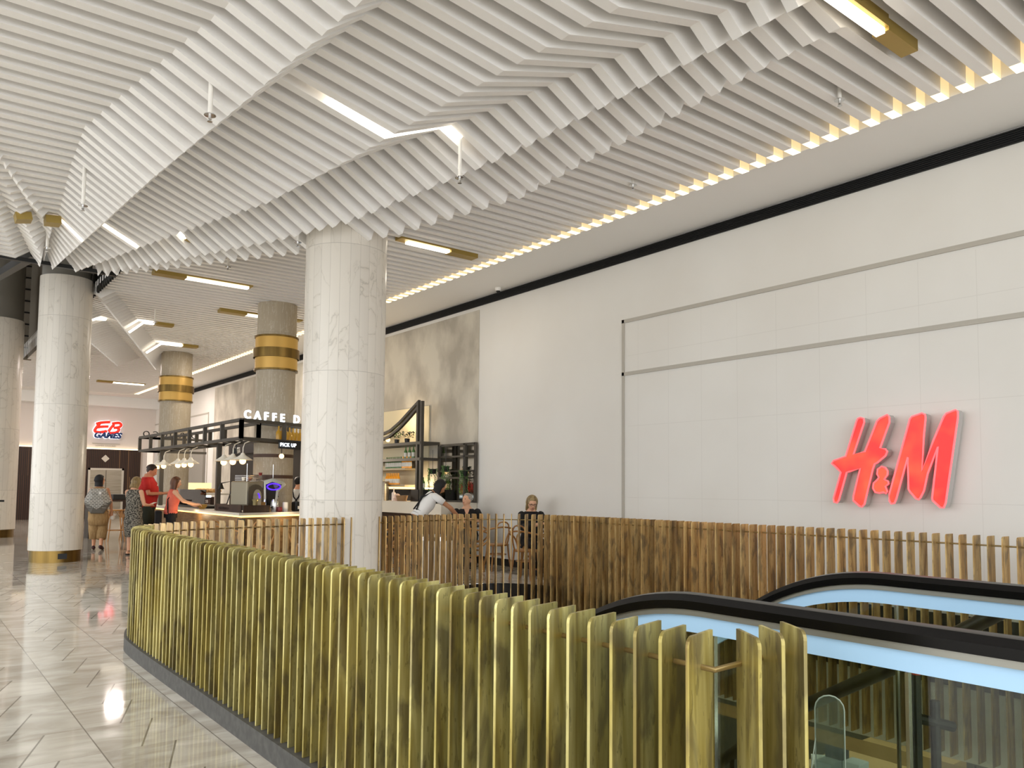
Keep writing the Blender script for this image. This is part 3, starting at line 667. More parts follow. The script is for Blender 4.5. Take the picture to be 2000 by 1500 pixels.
o = text('letter', 'LOWER GROUND', .1, .01, m_trim, eb, (-.42, -.02, -.58), (radians(90), 0, 0)); 
dm = MB(); dm.prism([(-.16, 0), (0, -.16), (.16, 0), (0, .16)], lambda u, v, w: V((u, -w, v)), .04)
tag(dm.build('diamond_plaque', m_stone), 'pale diamond plaque on the dark slatted wall above the lift', 'plaque').location = (7.12, YF-.14, 2.6)
# lift
r = thing('elevator', (7.17, YF-.14, 0), 'stainless steel lift doors in the dark slatted far wall', 'elevator')
MB().bx(-.62, -.01, -.03, 0, 0, 2.1).build('door', m_steelb, r); MB().bx(.01, .62, -.03, 0, 0, 2.1).build('door', m_steelb, r)
MB().bx(-.7, -.62, -.06, 0, 0, 2.18).bx(.62, .7, -.06, 0, 0, 2.18).bx(-.7, .7, -.06, 0, 2.1, 2.18).build('frame', mat('pale_steel', 'd0cabe', .35, .7), r)
tag(MB().bx(8.56, 8.78, YF-1.3, YF-1.2, .0, 3.0).build('panel', mat('lit_white_panel', 'efe9df', .5, emit='fff0dc', es=.35)), 'tall narrow lit white panel right of the lift', 'panel')
tag(MB().bx(9.05, 9.14, 30.5, 36.5, 0, 2.9).bx(9.03, 9.14, 30.5, 36.5, 2.9, 3.0).build('shutter', mat('grey_shutter', '8f8a80', .5)), 'plain grey closed shopfront behind the queue', 'shutter')

# ---------------------------------------------------------------- cafe kiosk
D = V((.94, .34, 0)); P1 = V((5.15, 14.88, 0)); P2 = P1+D*2.9; NR = V((-.34, .94, 0))
kc = thing('cafe_counter', P1, 'angled cafe counter with oak front and glowing strip under the pale top', 'counter')
def rel(p, z): return V((p.x-P1.x, p.y-P1.y, z))
PL = V((5.15, 22.3, 0))
m = MB(); inn = V((.6, 0, 0))
out2 = [PL, P1, P2]; in2 = [PL+inn, P1+V((.6, .52, 0)), P2+NR*.32]
def ringsec(z0, z1, o):   # offset o outward
    a = [PL+V((-o, 0, 0)), P1+V((-o, -o*.7, 0)), P2-NR*o]
    return [[rel(p, z0), rel(q, z0), rel(q, z1), rel(p, z1)] for p, q in zip(a, in2)]
m.rings(ringsec(0, .86, -.03)); m.build('body', m_oak, kc)
MB().rings(ringsec(.90, .95, .05)).build('worktop', m_stone, kc)
MB().rings(ringsec(.865, .90, -.02)).build('led_strip', mat('counter_led', 'ffe0a0', .5, emit='ffc870', es=3.0), kc)
MB().box((0, -.02, .42), (.11, .11, .86)).build('corner_post', m_steel, kc)
point('counter_led_lamp', (5.0, 17.5, .84), 4); point('counter_led_lamp', (6.2, 15.0, .84), 5)
# overhead frame
fr = thing('kiosk_frame', (5.06, 14.75, 0), 'dark steel box truss hung over the cafe counter on slim posts', 'frame')
def relf(p): return V(p)-V((5.06, 14.75, 0))
L00 = V((6.7, 22.3, 0)); L0, L1_ = V((5.0, 22.3, 0)), V((5.06, 14.75, 0)); L2_ = L1_+D*3.1
I0, I1, I2 = L0+V((.55, 0, 0)), L1_+V((.55, .6, 0)), L2_+NR*.55
m = MB()
for z in (2.35, 2.70):
    for a, b in ((L0, L1_), (L1_, L2_), (I0, I1), (I1, I2), (L0, I0), (L2_, I2), (L1_, I1), (L0, L00)): m.bar(relf(a)+V((0, 0, z)), relf(b)+V((0, 0, z)), .06)
m.build('chord', m_steel, fr)
for A_, B_2, n in ((L0, L1_, 7), (I0, I1, 7), (L1_, L2_, 3), (I1, I2, 3)):
    for i in range(n+1):
        p = A_.lerp(B_2, i/n); MB().bar(relf(p)+V((0, 0, 2.35)), relf(p)+V((0, 0, 2.70)), .07).build('upright', m_steel, fr)
for a, b in ((L0, I0), (L1_, I1)):
    for i in range(1, 7):
        pass
for p in (V((5.36, 16.95, 0)), V((5.36, 21.5, 0)), L2_+NR*.2): MB().bar(relf(p)+V((0, 0, .9)), relf(p)+V((0, 0, 2.36)), .09).build('post', m_steel, fr)
m = MB()
for i in range(1, 7): 
    p, q = L0.lerp(L1_, i/7), I0.lerp(I1, i/7); m.bar(relf(p)+V((0, 0, 2.35)), relf(q)+V((0, 0, 2.35)), .05)
m.build('cross_bar', m_steel, fr)
sgn = thing('cafe_sign', (5.1, 14.74, 2.735), 'white glowing letters standing on the front of the kiosk frame', 'sign')
rz = atan2(.34, .94)
xx = 0
for ch, w in (('C', .24), ('A', .23), ('F', .20), ('F', .20), ('E', .34), ('D', .28), ('I', .3), ('R', .24), ('O', .26), ('C', .24), ('C', .24), ('O', .24)):
    o = text('letter', ch, .22, .03, m_whitelit, sgn, D*xx, (radians(90), 0, rz), bold=.004); xx += w
bk = thing('cafe_sign', (6.45, 22.3, 2.735), 'dark letters seen from behind on the long side of the kiosk frame', 'sign')
xx = 0
for ch, w in (('D', .17), ('I', .17), ('R', .2), ('O', .23), ('C', .22), ('C', .22), ('O', .3)):
    o = text('letter', ch, .22, .03, m_black, bk, (-xx, 0, 0), (radians(90), 0, radians(180))); xx += w
pu = thing('pick_up_sign', (5.88, 14.93, 2.24), 'small white pick up lettering under the kiosk frame', 'sign')
text('letter', 'PICK UP', .1, .01, m_whitelit, pu, (0, -.03, 0), (radians(90), 0, rz), space=1.15)
MB().box((.33, .12, .035), (.75, .02, .16), rz=rz).build('board', m_black, pu)
# pendant lamps
pl = thing('pendant_lamp', (5.3, 15.32, 0), '', 'lamp', group='white cone pendant lamps under the kiosk frame')
MB().tube([(0, 0, 2.08), (0, 0, 2.2), (.03, 0, 2.29), (.09, 0, 2.32), (.14, 0, 2.34)], .010, 8).build('stem', m_enamel, pl, smooth=True)
shade_ = MB().lathe([(.03, 2.1), (.05, 2.06), (.19, 1.965), (.185, 1.963), (.045, 2.05), (.02, 2.06)], n=24).build('lamp_shade', m_enamel, pl, smooth=True)
MB().ell((0, 0, 1.94), .062, n=16, m=10).build('bulb', m_bulb, shade_, smooth=True)
pl['label'] = 'white cone pendant lamp in front group, nearest the kiosk corner'
for y, lb in ((15.89, 'white cone pendant lamp in front group, the middle of three'), (16.45, 'white cone pendant lamp in front group, left of three'), (18.76, 'white cone pendant lamp in the second group, nearest the steel post'), (19.28, 'white cone pendant lamp in the second group, the middle of three'),
              (19.8, 'white cone pendant lamp in the second group, left of three'), (21.08, 'white cone pendant lamp behind the head of the man in red, right of two'), (21.62, 'white cone pendant lamp behind the head of the man in red, left of two')):
    dup(pl, (5.3, y, 0), 0, lb)
r = thing('hanging_bulb', (6.05, 15.25, 2.06), 'bare glowing bulb under the pick up sign', 'bulb'); MB().ell((0, 0, 0), .05).build('bulb', m_bulb, r, smooth=True); MB().tube([(0, 0, .04), (0, 0, .3)], .008).build('cord', m_black, r)
# amber glasses hanging in the frame
gp = None
for i in range(9):
    p = L1_+D*(1.0+i*.13)+NR*(.12+.04*i); 
    if gp is None:
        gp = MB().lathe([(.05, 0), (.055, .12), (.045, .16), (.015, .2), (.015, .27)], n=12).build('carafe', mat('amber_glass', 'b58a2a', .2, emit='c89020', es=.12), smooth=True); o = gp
    else: o = gp.copy(); COL.objects.link(o)
    o.location = (p.x, p.y, 2.385); tag(o, 'amber glass carafe in the row on the front kiosk frame', 'carafe', 'amber carafes in the kiosk frame')
# coffee machine
cm = thing('coffee_machine', (5.72, 15.62, .95), 'large chrome and dark coffee machine with violet lights on the counter corner', 'coffee machine', rz=rz)
MB().bx(-.42, -.02, -.2, .3, .12, .60).build('body', mat('taupe_shell', '8f8672', .4, .4), cm, bevel=.03)
m = MB(); pr = [(-.2, 0), (.2, 0), (.2, .25)]+[(.2*cos(a), .25+.17*sin(a)) for a in [i/10*pi for i in range(1, 10)]]+[(-.2, .25)]
m.prism(pr, lambda u, v, w: V((-.22+u*.95, -.205-w, .12+v)), .02); side_ = m.build('side_panel', mat('dark_taupe', '4d4438', .5), cm)
m = MB(); pr2 = [(a*.5, b*.75) for a, b in pr]; m.prism(pr2, lambda u, v, w: V((-.2+u, -.226-w, .13+v)), .012); win_ = m.build('window', m_steelb, side_)
m = MB(); m.tube([V((-.2+a*.52, -.24, .13+b*.76)) for a, b in pr2[2:7] if True], .012, 6); m_vio = mat('violet_led', '4020ff', .4, emit='3a18ff', es=4); m.build('led', m_vio, side_)
m = MB(); pr3 = [(0, 0), (.1, 0), (.07, .3), (.02, .56), (.22, .62), (.52, .52), (.56, .46), (.32, .36), (.28, .02), (.2, .02), (.24, .33), (.12, .36), (.14, .0)]
m.prism([(0, .05), (.06, .05), (.03, .5), (.2, .56), (.45, .5), (.30, .38), (.26, .05), (.33, .05), (.36, .36), (.56, .5), (.5, .56), (.2, .63), (-.02, .58)], lambda u, v, w: V((u, -.2+w, v+.04)), .42); head_ = m.build('head', m_chrome, cm, tri=True)
MB().prism([(.06, .08), (.25, .08), (.3, .38), (.2, .54), (.04, .5)], lambda u, v, w: V((u, -.19+w, v+.04)), .38).build('group_head', m_black, head_)
m = MB(); el = [(.23+.17*cos(i/16*2*pi), -.21, .50+.062*sin(i/16*2*pi)) for i in range(16)]; m.tube(el, .012, 6, closed=True); m.build('led', m_vio, head_)
m = MB()
for i in range(3): m.tube([(.42, -.1+.2*i, .3), (.6, -.12+.2*i, .29)], .016, 8)
m.build('handle', m_black, head_)
m = MB()
for i in range(4): m.tube([(-.35, -.15, .62+.03*i), (-.02, -.15, .62+.03*i), (-.02, .25, .62+.03*i), (-.35, .25, .62+.03*i)], .006, 5, closed=True)
for x_ in (-.35, .3): m.tube([(x_, -.1, .6), (x_, -.1, .95)], .007, 5)
m.build('rack', m_chrome, cm)
for i, (x_, c_) in enumerate(((-.35, 'e8e0d0'), (-.2, '8c3a2a'), (-.08, 'c8b8a8'), (.06, '7a2420'))):
    tag(MB().lathe([(.028, 0), (.038, .07)], n=12).build('cup', mat('cup_glaze', c_, .4), smooth=True), ('white', 'brown', 'beige', 'dark red')[i]+' cup stacked on top of the coffee machine', 'cup').location = V((5.72, 15.62, 1.56))+D*x_+V((0, 0, .10 if x_ > 0 else .0))
def on(name, loc, label, cat): return thing(name, loc, label, cat)
r = thing('tray_box', (5.42, 15.35, .95), 'dark wooden tray box with the cafe name on the counter corner', 'box')
MB().bx(-.22, -.20, -.3, 1.2, 0, .14).bx(-.22, .0, 1.18, 1.2, 0, .14).build('side', m_dkwood, r); MB().box((.07, -.33, .07), (.62, .02, .14), rz=rz).build('side', m_dkwood, r)
text('letter', 'CAFFE DI ROCCO', .075, .004, m_black, r, (-.222, 1.0, .035), (radians(90), 0, radians(-90)))
def lathed(name, loc, prof, m_, label, cat, n=16): o = tag(MB().lathe(prof, n=n).build(name, m_, smooth=True), label, cat); o.location = loc; return o
lathed('tumbler', P1+D*.42+NR*.12+V((0, 0, .95)), [(.045, 0), (.045, .2), (.065, .25)], mat('brass_tumbler', 'b8a878', .3, .6), 'brass tumbler on the counter corner', 'tumbler')
r = thing('price_holder', P1+D*.62+NR*.12+V((0, 0, .95)), 'small price holder with white card on the counter', 'sign', rz=rz)
MB().bx(-.06, .06, 0, .02, 0, .09).build('card', m_label, r); MB().bx(-.05, .05, -.0, .01, .09, .2).build('badge', mat('gold_badge', '7c5a28', .4), r)
lathed('jug', P1+D*.95+NR*.18+V((0, 0, .95)), [(.07, 0), (.08, .08), (.075, .2), (.06, .25)], m_chrome, 'steel milk jug on the counter', 'jug')
lathed('spice_bowl', P1+D*.98+NR*.07+V((0, 0, .95)), [(.05, 0), (.06, .06), (.05, .1)], mat('dark_red_glaze', '6a1c1a', .3), 'dark red bowl on the counter before the milk jug', 'bowl')
lathed('canister', P1+D*1.2+NR*.15+V((0, 0, .95)), [(.055, 0), (.055, .17), (.05, .19)], m_white, 'white canister on the counter', 'canister')
r = thing('napkin_dispenser', P1+D*1.52+NR*.15+V((0, 0, .95)), 'black napkin dispenser on the counter', 'dispenser', rz=rz)
MB().bx(-.1, .1, -.08, .08, 0, .2).build('body', m_black, r, bevel=.03); MB().bx(-.06, .06, -.09, -.08, .05, .11).build('napkins', m_label, r)
r = thing('display_case', (5.75, 19.3, .95), 'lit glass food display case on the counter behind the queue', 'display case')
MB().bx(-.3, .3, -1.3, .9, .3, .34).build('shelf', m_stone, r); MB().bx(-.3, .3, -1.3, .9, 0, .05).build('base', m_black, r); MB().bx(-.25, -.2, -1.3, .9, .25, .29).build('light_strip', mat('case_led', 'e8f4ff', .5, emit='d8ecff', es=3), r); MB().bx(-.32, -.31, -1.3, .9, .05, .42).build('glass', m_clear, r)
for i in range(5):
    tag(MB().ell((5.72, 18.2+i*.32, 1.345), .12, .1, .05, n=12).build('pastry', mat('pastry', 'd8b070', .6, col2='a8743c', scale=20), smooth=True), 'baked pastry on top of the display case', 'pastry', 'pastries on the display case')
r = thing('number_board', (5.3, 17.4, .95), 'small black number board on the counter', 'sign')
MB().box((0, 0, .17), (.02, .4, .12)).build('board', m_black, r); text('letter', '2 13', .09, .004, m_label, r, (-.012, .13, .14), (radians(90), 0, radians(-90)))
r = thing('menu_lightbox', (7.6, 26, 1.1), 'warm lit board behind the queue at the counter', 'board')
MB().bx(-.4, .4, -.03, .03, 0, .45).build('panel', mat('warm_board', 'f4dcae', .5, emit='ffdf9a', es=1.1), r)
MB().bx(-.5, .5, -.05, .05, -1.1, 0).build('stand', m_dkwood, r)
r = thing('desk_lamp', (5.4, 16.6, .95), 'black angled desk lamp beside the steel post', 'lamp')
MB().tube([(0, 0, 0), (.15, -.1, .62), (-.05, .12, .56)], .012, 6).build('arm', m_black, r); MB().lathe([(.02, .56), (.07, .44)], (-.05, .12, 0), n=12).build('lamp_shade', m_black, r)
r = thing('spot_lamp', (5.6, 16.6, 2.2), 'black spotlight under the kiosk frame', 'lamp')
MB().bar((-.06, -.08, -.02), (.06, .08, .02), .1).build('head', m_black, r); MB().tube([(0, 0, 0), (0, 0, .14)], .012).build('stem', m_black, r)
# back bar: dark cabinets on the wall behind
r = thing('back_bar', (8.75, 22, 0), 'dark back bar cabinet against the wall behind the kiosk', 'cabinet')
MB().bx(-.35, .38, -3.2, 3.4, 0, 2.45).build('body', mat('very_dark_oak', '231b13', .5), r); MB().bx(-.42, .38, -3.2, 3.4, 2.45, 2.75).build('header', m_black, r)
for i in range(4): o = MB().bx(-.44, -.42, -2.9+i*.5, -2.5+i*.5, 2.48, 2.7).build('screen', m_screen, r); o['label'] = 'lit blue menu screen'
# wall shelf unit
sh = thing('shelf_unit', (8.75, 15.6, 0), 'dark steel wall shelf with swooping top rail, bottles and plants', 'shelf unit')
m = MB()
for y, h_ in ((-1.27, 3.28), (-1.42, 3.28), (2.2, 2.8)): MB().bar((-.1, y, .9), (-.1, y, h_), .065).build('post', m_steel, sh)

for o_ in (0, .12):
    c_ = catmull([(-.1, -1.3+o_*.3, 3.28-o_), (-.1, -.9, 3.08-o_), (-.1, -.35, 2.82-o_), (-.1, .3, 2.66-o_), (-.1, 2.2, 2.6-o_)], n=5)
    m = MB(); m.rings([[p+V((-.03, 0, -.03)), p+V((.03, 0, -.03)), p+V((.03, 0, .03)), p+V((-.03, 0, .03))] for p in c_]); m.build('rail', m_steel, sh)
for z in (2.40, 2.06): MB().bx(-.14, .35, -1.42, 2.3, z-.03, z+.03).build('shelf', m_steel, sh)
for z in (1.86, 1.5): MB().bx(-.1, .35, -.75, 2.3, z-.02, z+.02).build('shelf', mat('pale_oak_shelf', 'a89878', .5), sh)
MB().bx(.36, .385, -.95, 2.3, 1.4, 3.25).build('back_panel', mat('warm_back_panel', 'd8cba8', .6), sh)
MB().bx(.3, .34, -1.3, 2.2, 1.44, 1.46).build('led_strip', m_litwarm, sh)
# counter along the wall
wc = thing('wall_counter', (8.72, 14.6, 0), 'white fronted service counter along the wall behind the tables', 'counter')
MB().bx(-.42, .42, -1.75, 2.6, .93, 1.17).build('top', mat('cream_counter', 'ddd5c4', .4), wc); MB().bx(-.3, .42, -1.7, 2.6, 0, .93).build('body', m_dkwood, wc)
MB().bx(.3, .42, -.3, 2.6, 1.17, 1.42).build('splashback', m_slatwood, wc)
MB().bx(-.425, -.42, -1.25, -1.1, 1.0, 1.1).build('socket', m_white, wc)
# mirror with dark frame
mi = thing('mirror', (9.12, 13.5, 1.17), 'large mirror in a dark grid frame on the wall beside the shelves', 'mirror')
MB().bx(-.01, 0, -.64, .66, .02, 1.16).build('glass', mat('mirror_glass', '9a968a', .06, 1), mi)
m = MB()
for y in (-.66, -.28, .68): m.bx(-.05, 0, y-.03, y+.03, 0, 1.2)
for z in (0, .62, .48, .92, 1.17): m.bx(-.05, 0, -.66, .68, z, z+.035)
m.build('frame', m_steel, mi)
# bottles and things on the shelves
def bottle(m_, h=.26, r=.036):
    b = thing('bottle', (0, 0, 0), '', 'bottle')
    MB().lathe([(r, 0), (r, h*.6), (r*.38, h*.78), (r*.38, h)], n=12).build('glass', m_, b, smooth=True); MB().lathe([(r+.001, h*.15), (r+.001, h*.5)], n=12, cap=False).build('paper_label', m_label, b.children[0], smooth=True); return b
bg, ba = bottle(m_glassb), bottle(m_amber)
k_ = 0
def putb(b, xs, z, label, group):
    for i, y in enumerate(xs):
        o = b if (i == 0 and not b.get('label')) else copy_tree(b)
        o.location = (8.78, y, z); o['label'] = label; o['group'] = group
putb(bg, (14.55, 14.72, 14.88, 15.05), 2.09, 'green bottle with pale label on the upper wall shelf', 'green bottles on the upper shelf')
putb(bg, [15.25+i*.09 for i in range(8)], 1.88, 'green and white bottle packed on the middle wall shelf', 'pale bottles on the middle shelf')
putb(ba, [14.85+i*.075 for i in range(5)], 1.88, 'amber bottle on the middle wall shelf', 'amber bottles on the middle shelf')
putb(ba, [15.35+i*.075 for i in range(8)], 1.52, 'amber bottle packed on the lowest wall shelf', 'amber bottles on the lowest shelf')
putb(bg, (14.3, 14.36, 14.43), 1.42, 'green bottle standing at the right end of the wall counter', 'green bottles on the counter ledge')
tag(MB().bx(8.6, 8.95, 14.2, 14.5, 1.17, 1.42).build('black_box', m_black), 'black box on the wall counter under the green bottles', 'box')
def plant(loc, label, m_, n=60, sx=.16, sz=.12, hang=0):
    r_ = thing('potted_plant', loc, label, 'plant'); MB().lathe([(.05, 0), (.06, .1)], n=12).build('pot', m_black, r_)
    m = MB(); rr = random.Random(len(label))
    for i in range(n):
        a = rr.random()*2*pi; q = rr.random()**.5; c = V((cos(a)*q*sx, sin(a)*q*sx*1.3, .13+rr.random()*sz-(hang*q*rr.random())))
        s_ = .03+.02*rr.random(); t1 = V((rr.uniform(-1, 1), rr.uniform(-1, 1), rr.uniform(-.5, .5))).normalized(); t2 = t1.cross(V((0, 0, 1))).normalized()
        m.add([c-t1*s_, c+t2*s_*.5, c+t1*s_, c-t2*s_*.5], [(0, 1, 2, 3)])
    m.build('foliage', m_, r_)
plant((8.78, 15.0, 2.43), 'dark bushy plant on the top wall shelf', m_dkgrn, 90)
plant((8.78, 15.45, 2.43), 'light green plant on the top wall shelf beside the bulb', m_grn, 50, .1, .16)
def trail(loc, label):
    r_ = thing('hanging_plant', loc, label, 'plant'); MB().lathe([(.06, 0), (.08, .1)], n=12).build('pot', m_black, r_); MB().tube([(0, 0, .1), (0, 0, .5)], .005).build('cord', m_black, r_)
    m = MB(); rr = random.Random(len(label))
    for i in range(16):
        a = rr.random()*2*pi; x_, y_ = .08*cos(a), .08*sin(a); L_ = .12+.45*rr.random()
        for q in range(int(L_/.035)):
            z_ = .1-q*.035; c = V((x_+rr.uniform(-.02, .02), y_+rr.uniform(-.02, .02), z_)); s_ = .016
            m.add([c+V((0, -s_, 0)), c+V((s_*.4, 0, -s_*1.5)), c+V((0, s_, 0)), c+V((-s_*.4, 0, s_))], [(0, 1, 2, 3)])
    m.build('foliage', m_grn, r_)
trail((8.85, 14.05, 1.75), 'trailing green plant hanging at the left of the mirror'); trail((8.85, 13.55, 1.8), 'trailing green plant hanging in front of the mirror middle'); trail((8.95, 13.05, 1.7), 'small trailing plant hanging at the mirror right')
tag(MB().ell((8.72, 15.75, 2.53), .05).build('bulb', m_bulb, smooth=True), 'glowing bulb on the top wall shelf', 'bulb')
lathed('soap_pump', (8.5, 15.05, 1.17), [(.045, 0), (.045, .17), (.012, .2), (.012, .27), (.03, .28)], mat('pale_pump', 'e8d8cc', .4), 'pale pump bottle on the wall counter', 'bottle')
lathed('steel_canister', (8.5, 15.55, 1.17), [(.14, 0), (.14, .38), (.15, .42)], m_steelb, 'tall steel canister on the wall counter beside the column', 'canister')
lathed('basket', (8.5, 14.7, 1.17), [(.1, 0), (.13, .12)], mat('woven_basket', '8a6a48', .7), 'low woven basket on the wall counter', 'basket')
lathed('teapot', (8.5, 14.9, 1.17), [(.05, 0), (.08, .06), (.06, .13), (.02, .16)], mat('blush_pot', 'd8b8a8', .4), 'small pinkish pot on the wall counter', 'pot')

# ---------------------------------------------------------------- seating
ch = thing('bentwood_armchair', (8.08, 9.98, 0), '', 'chair', group='bentwood armchairs at the cafe tables')
MB().lathe([(.02, .445), (.19, .44), (.205, .45), (.205, .47), (.19, .475), (.02, .465)], n=24).build('seat', m_bent, ch, smooth=True)
for sx in (-1, 1):
    for sy in (-1, 1): MB().tube(catmull([(sx*.14, sy*.14, .45), (sx*.155, sy*.16, .25), (sx*.19, sy*.21, 0)], n=4), [.017]*8+[.013], 8).build('leg', m_bent, ch, smooth=True)
MB().tube([(.155*cos(a), .155*sin(a), .29) for a in [i/20*2*pi for i in range(20)]], .010, 6, closed=True).build('stretcher', m_bent, ch, smooth=True)
MB().tube(catmull([(.2, .12, .46), (.255, .19, .55), (.285, .14, .66), (.275, -.02, .71), (.2, -.2, .75), (0, -.27, .78), (-.2, -.2, .75), (-.275, -.02, .71), (-.285, .14, .66), (-.255, .19, .55), (-.2, .12, .46)], n=5), .014, 8).build('arm_rail', m_bent, ch, smooth=True)
MB().tube(catmull([(.11, -.17, .46), (.125, -.22, .62), (.10, -.255, .82), (0, -.27, .87), (-.10, -.255, .82), (-.125, -.22, .62), (-.11, -.17, .46)], n=5), .013, 8).build('backrest', m_bent, ch, smooth=True)
ch['label'] = 'empty bentwood armchair nearest the railing by the woman with the phone'; ch.rotation_euler = (0, 0, radians(-65))
for x_, y_, a_, lb in ((8.5, 11.3, -15, 'empty bentwood armchair between the two seated women'), (7.9, 11.3, -60, 'bentwood armchair left of the two seated women'), (5.86, 10.45, 20, 'bentwood armchair just right of the big column, nearest the railing'), (6.6, 11.9, 10, 'bentwood armchair behind the white bin'),
                       (5.95, 11.6, 160, 'bentwood armchair just right of the big column, farther back'), (7.25, 12.3, 60, 'bentwood armchair behind the server'), (4.25, 13.2, 190, 'bentwood armchair before the counter corner, left one'), (4.75, 12.9, 150, 'bentwood armchair before the counter corner, second from left'), (5.55, 12.9, 170, 'bentwood armchair before the counter, next to the big column'),
                       (8.75, 10.55, 95, 'bentwood armchair under the woman with the phone'), (8.62, 12.3, 165, 'bentwood armchair under the woman with short grey hair'), (8.55, 8.95, 0, 'bentwood armchair at the right of the dark table')):
    dup(ch, (x_, y_, 0), radians(a_), lb)
def table(x, y, h, label, r=.3):
    t_ = thing('cafe_table', (x, y, 0), label, 'table')
    MB().lathe([(r, h-.03), (r, h)], n=32).build('tabletop', mat('dark_tabletop', '1c1612', .35), t_); MB().lathe([(.04, .02), (.035, h-.03)], n=12).build('stem', m_black, t_); MB().lathe([(.2, 0), (.2, .015), (.04, .03)], n=24).build('base', m_black, t_)
table(8.6, 9.75, .78, 'round dark table in front of the woman with the phone'); table(8.25, 11.98, .78, 'round dark table in front of the grey haired woman'); table(6.0, 11.05, .76, 'round dark table behind the big column'); table(4.75, 13.6, .76, 'round dark table before the cafe counter')
b = thing('bin', (6.72, 10.55, 0), 'white cylindrical bin with steel lid behind the railing', 'bin')
MB().lathe([(.27, 0), (.27, .64)], n=32).build('body', m_white, b, smooth=True); MB().lathe([(.28, .64), (.28, .70), (.2, .72), (.2, .66)], n=32).build('lid', m_chrome, b, smooth=True)
o = MB().bx(-.14, .14, -.07, .07, 0, .3).build('handbag', mat('tan_leather', 'a0581c', .5, col2='7c3f12', scale=12), bevel=.03); o.location = (8.72, 10.15, 0); o.rotation_euler = (0, 0, .8); tag(o, 'orange brown leather bag on the floor beside the woman with the phone', 'bag')
bs = thing('bar_stool', (4.55, 22.6, 0), 'pale bentwood bar stool behind the backpack woman', 'stool')
MB().lathe([(.03, .78), (.18, .78), (.19, .8), (.18, .82), (.03, .81)], n=20).build('seat', m_bent, bs, smooth=True)
for sx in (-1, 1):
    for sy in (-1, 1):
        MB().tube([(sx*.12, sy*.12, .79), (sx*.2, sy*.2, 0)], .015, 8).build('leg', m_bent, bs)
m = MB(); m.tube([(.22*cos(a), .22*sin(a), .28) for a in [i/20*2*pi for i in range(20)]], .01, 6, closed=True)
for i in range(4):
    a = i*pi/2; m.tube([(.19*cos(a+.5), .19*sin(a+.5), .6), (.14*cos(a+.78), .14*sin(a+.78), .76)], .008, 5)
    m.tube([(.12*cos(a+.2), .12*sin(a+.2), .77), (.17*cos(a+.785), .17*sin(a+.785), .62), (.12*cos(a+1.37), .12*sin(a+1.37), .77)], .009, 5)
m.build('footrest', m_bent, bs)
dup(bs, (5.0, 22.9, 0), .4, 'bentwood bar stool right behind the woman in the patterned dress'); dup(bs, (3.0, 23.6, 0), .8, 'bentwood bar stool at the column edge behind the backpack')
r = thing('high_table', (4.95, 24.2, 0), 'dark high table with papers behind the walking woman', 'table')
MB().bx(-.9, .7, -.35, .35, 1.0, 1.05).build('tabletop', m_dkwood, r); MB().bx(-.8, -.7, -.3, .3, 0, 1.0).build('leg', m_black, r); MB().bx(.5, .6, -.3, .3, 0, 1.0).build('leg', m_black, r)
tag(MB().bx(4.75, 5.1, 24.0, 24.3, 1.05, 1.2).build('tray', m_black, bevel=.01), 'black tray stack on the high table', 'tray')

# ---------------------------------------------------------------- people
def tap(m, pts, rs, n=10):          # tapered limb, rounded at both ends
    P, Rr = [], []
    for i in range(len(pts)-1):
        for q in range(5):
            t_ = q/5; P.append(V(pts[i]).lerp(V(pts[i+1]), t_)); Rr.append(rs[i]+(rs[i+1]-rs[i])*t_)
    P.append(V(pts[-1])); Rr.append(rs[-1]); m.tube(P, Rr, n); m.ell(pts[0], rs[0], n=n, m=6); m.ell(pts[-1], rs[-1], n=n, m=6)
FEM = [(.84, .16, .11, 0), (.93, .175, .125, -.005), (1.06, .14, .105, 0), (1.2, .155, .12, .01), (1.31, .165, .105, 0), (1.375, .15, .085, -.01), (1.43, .085, .062, -.012), (1.50, .05, .05, 0)]
MAL = [(.84, .165, .12, 0), (.95, .175, .13, 0), (1.08, .175, .14, .015), (1.22, .19, .14, .01), (1.33, .205, .12, 0), (1.40, .185, .09, -.01), (1.45, .085, .07, -.01), (1.52, .06, .06, 0)]
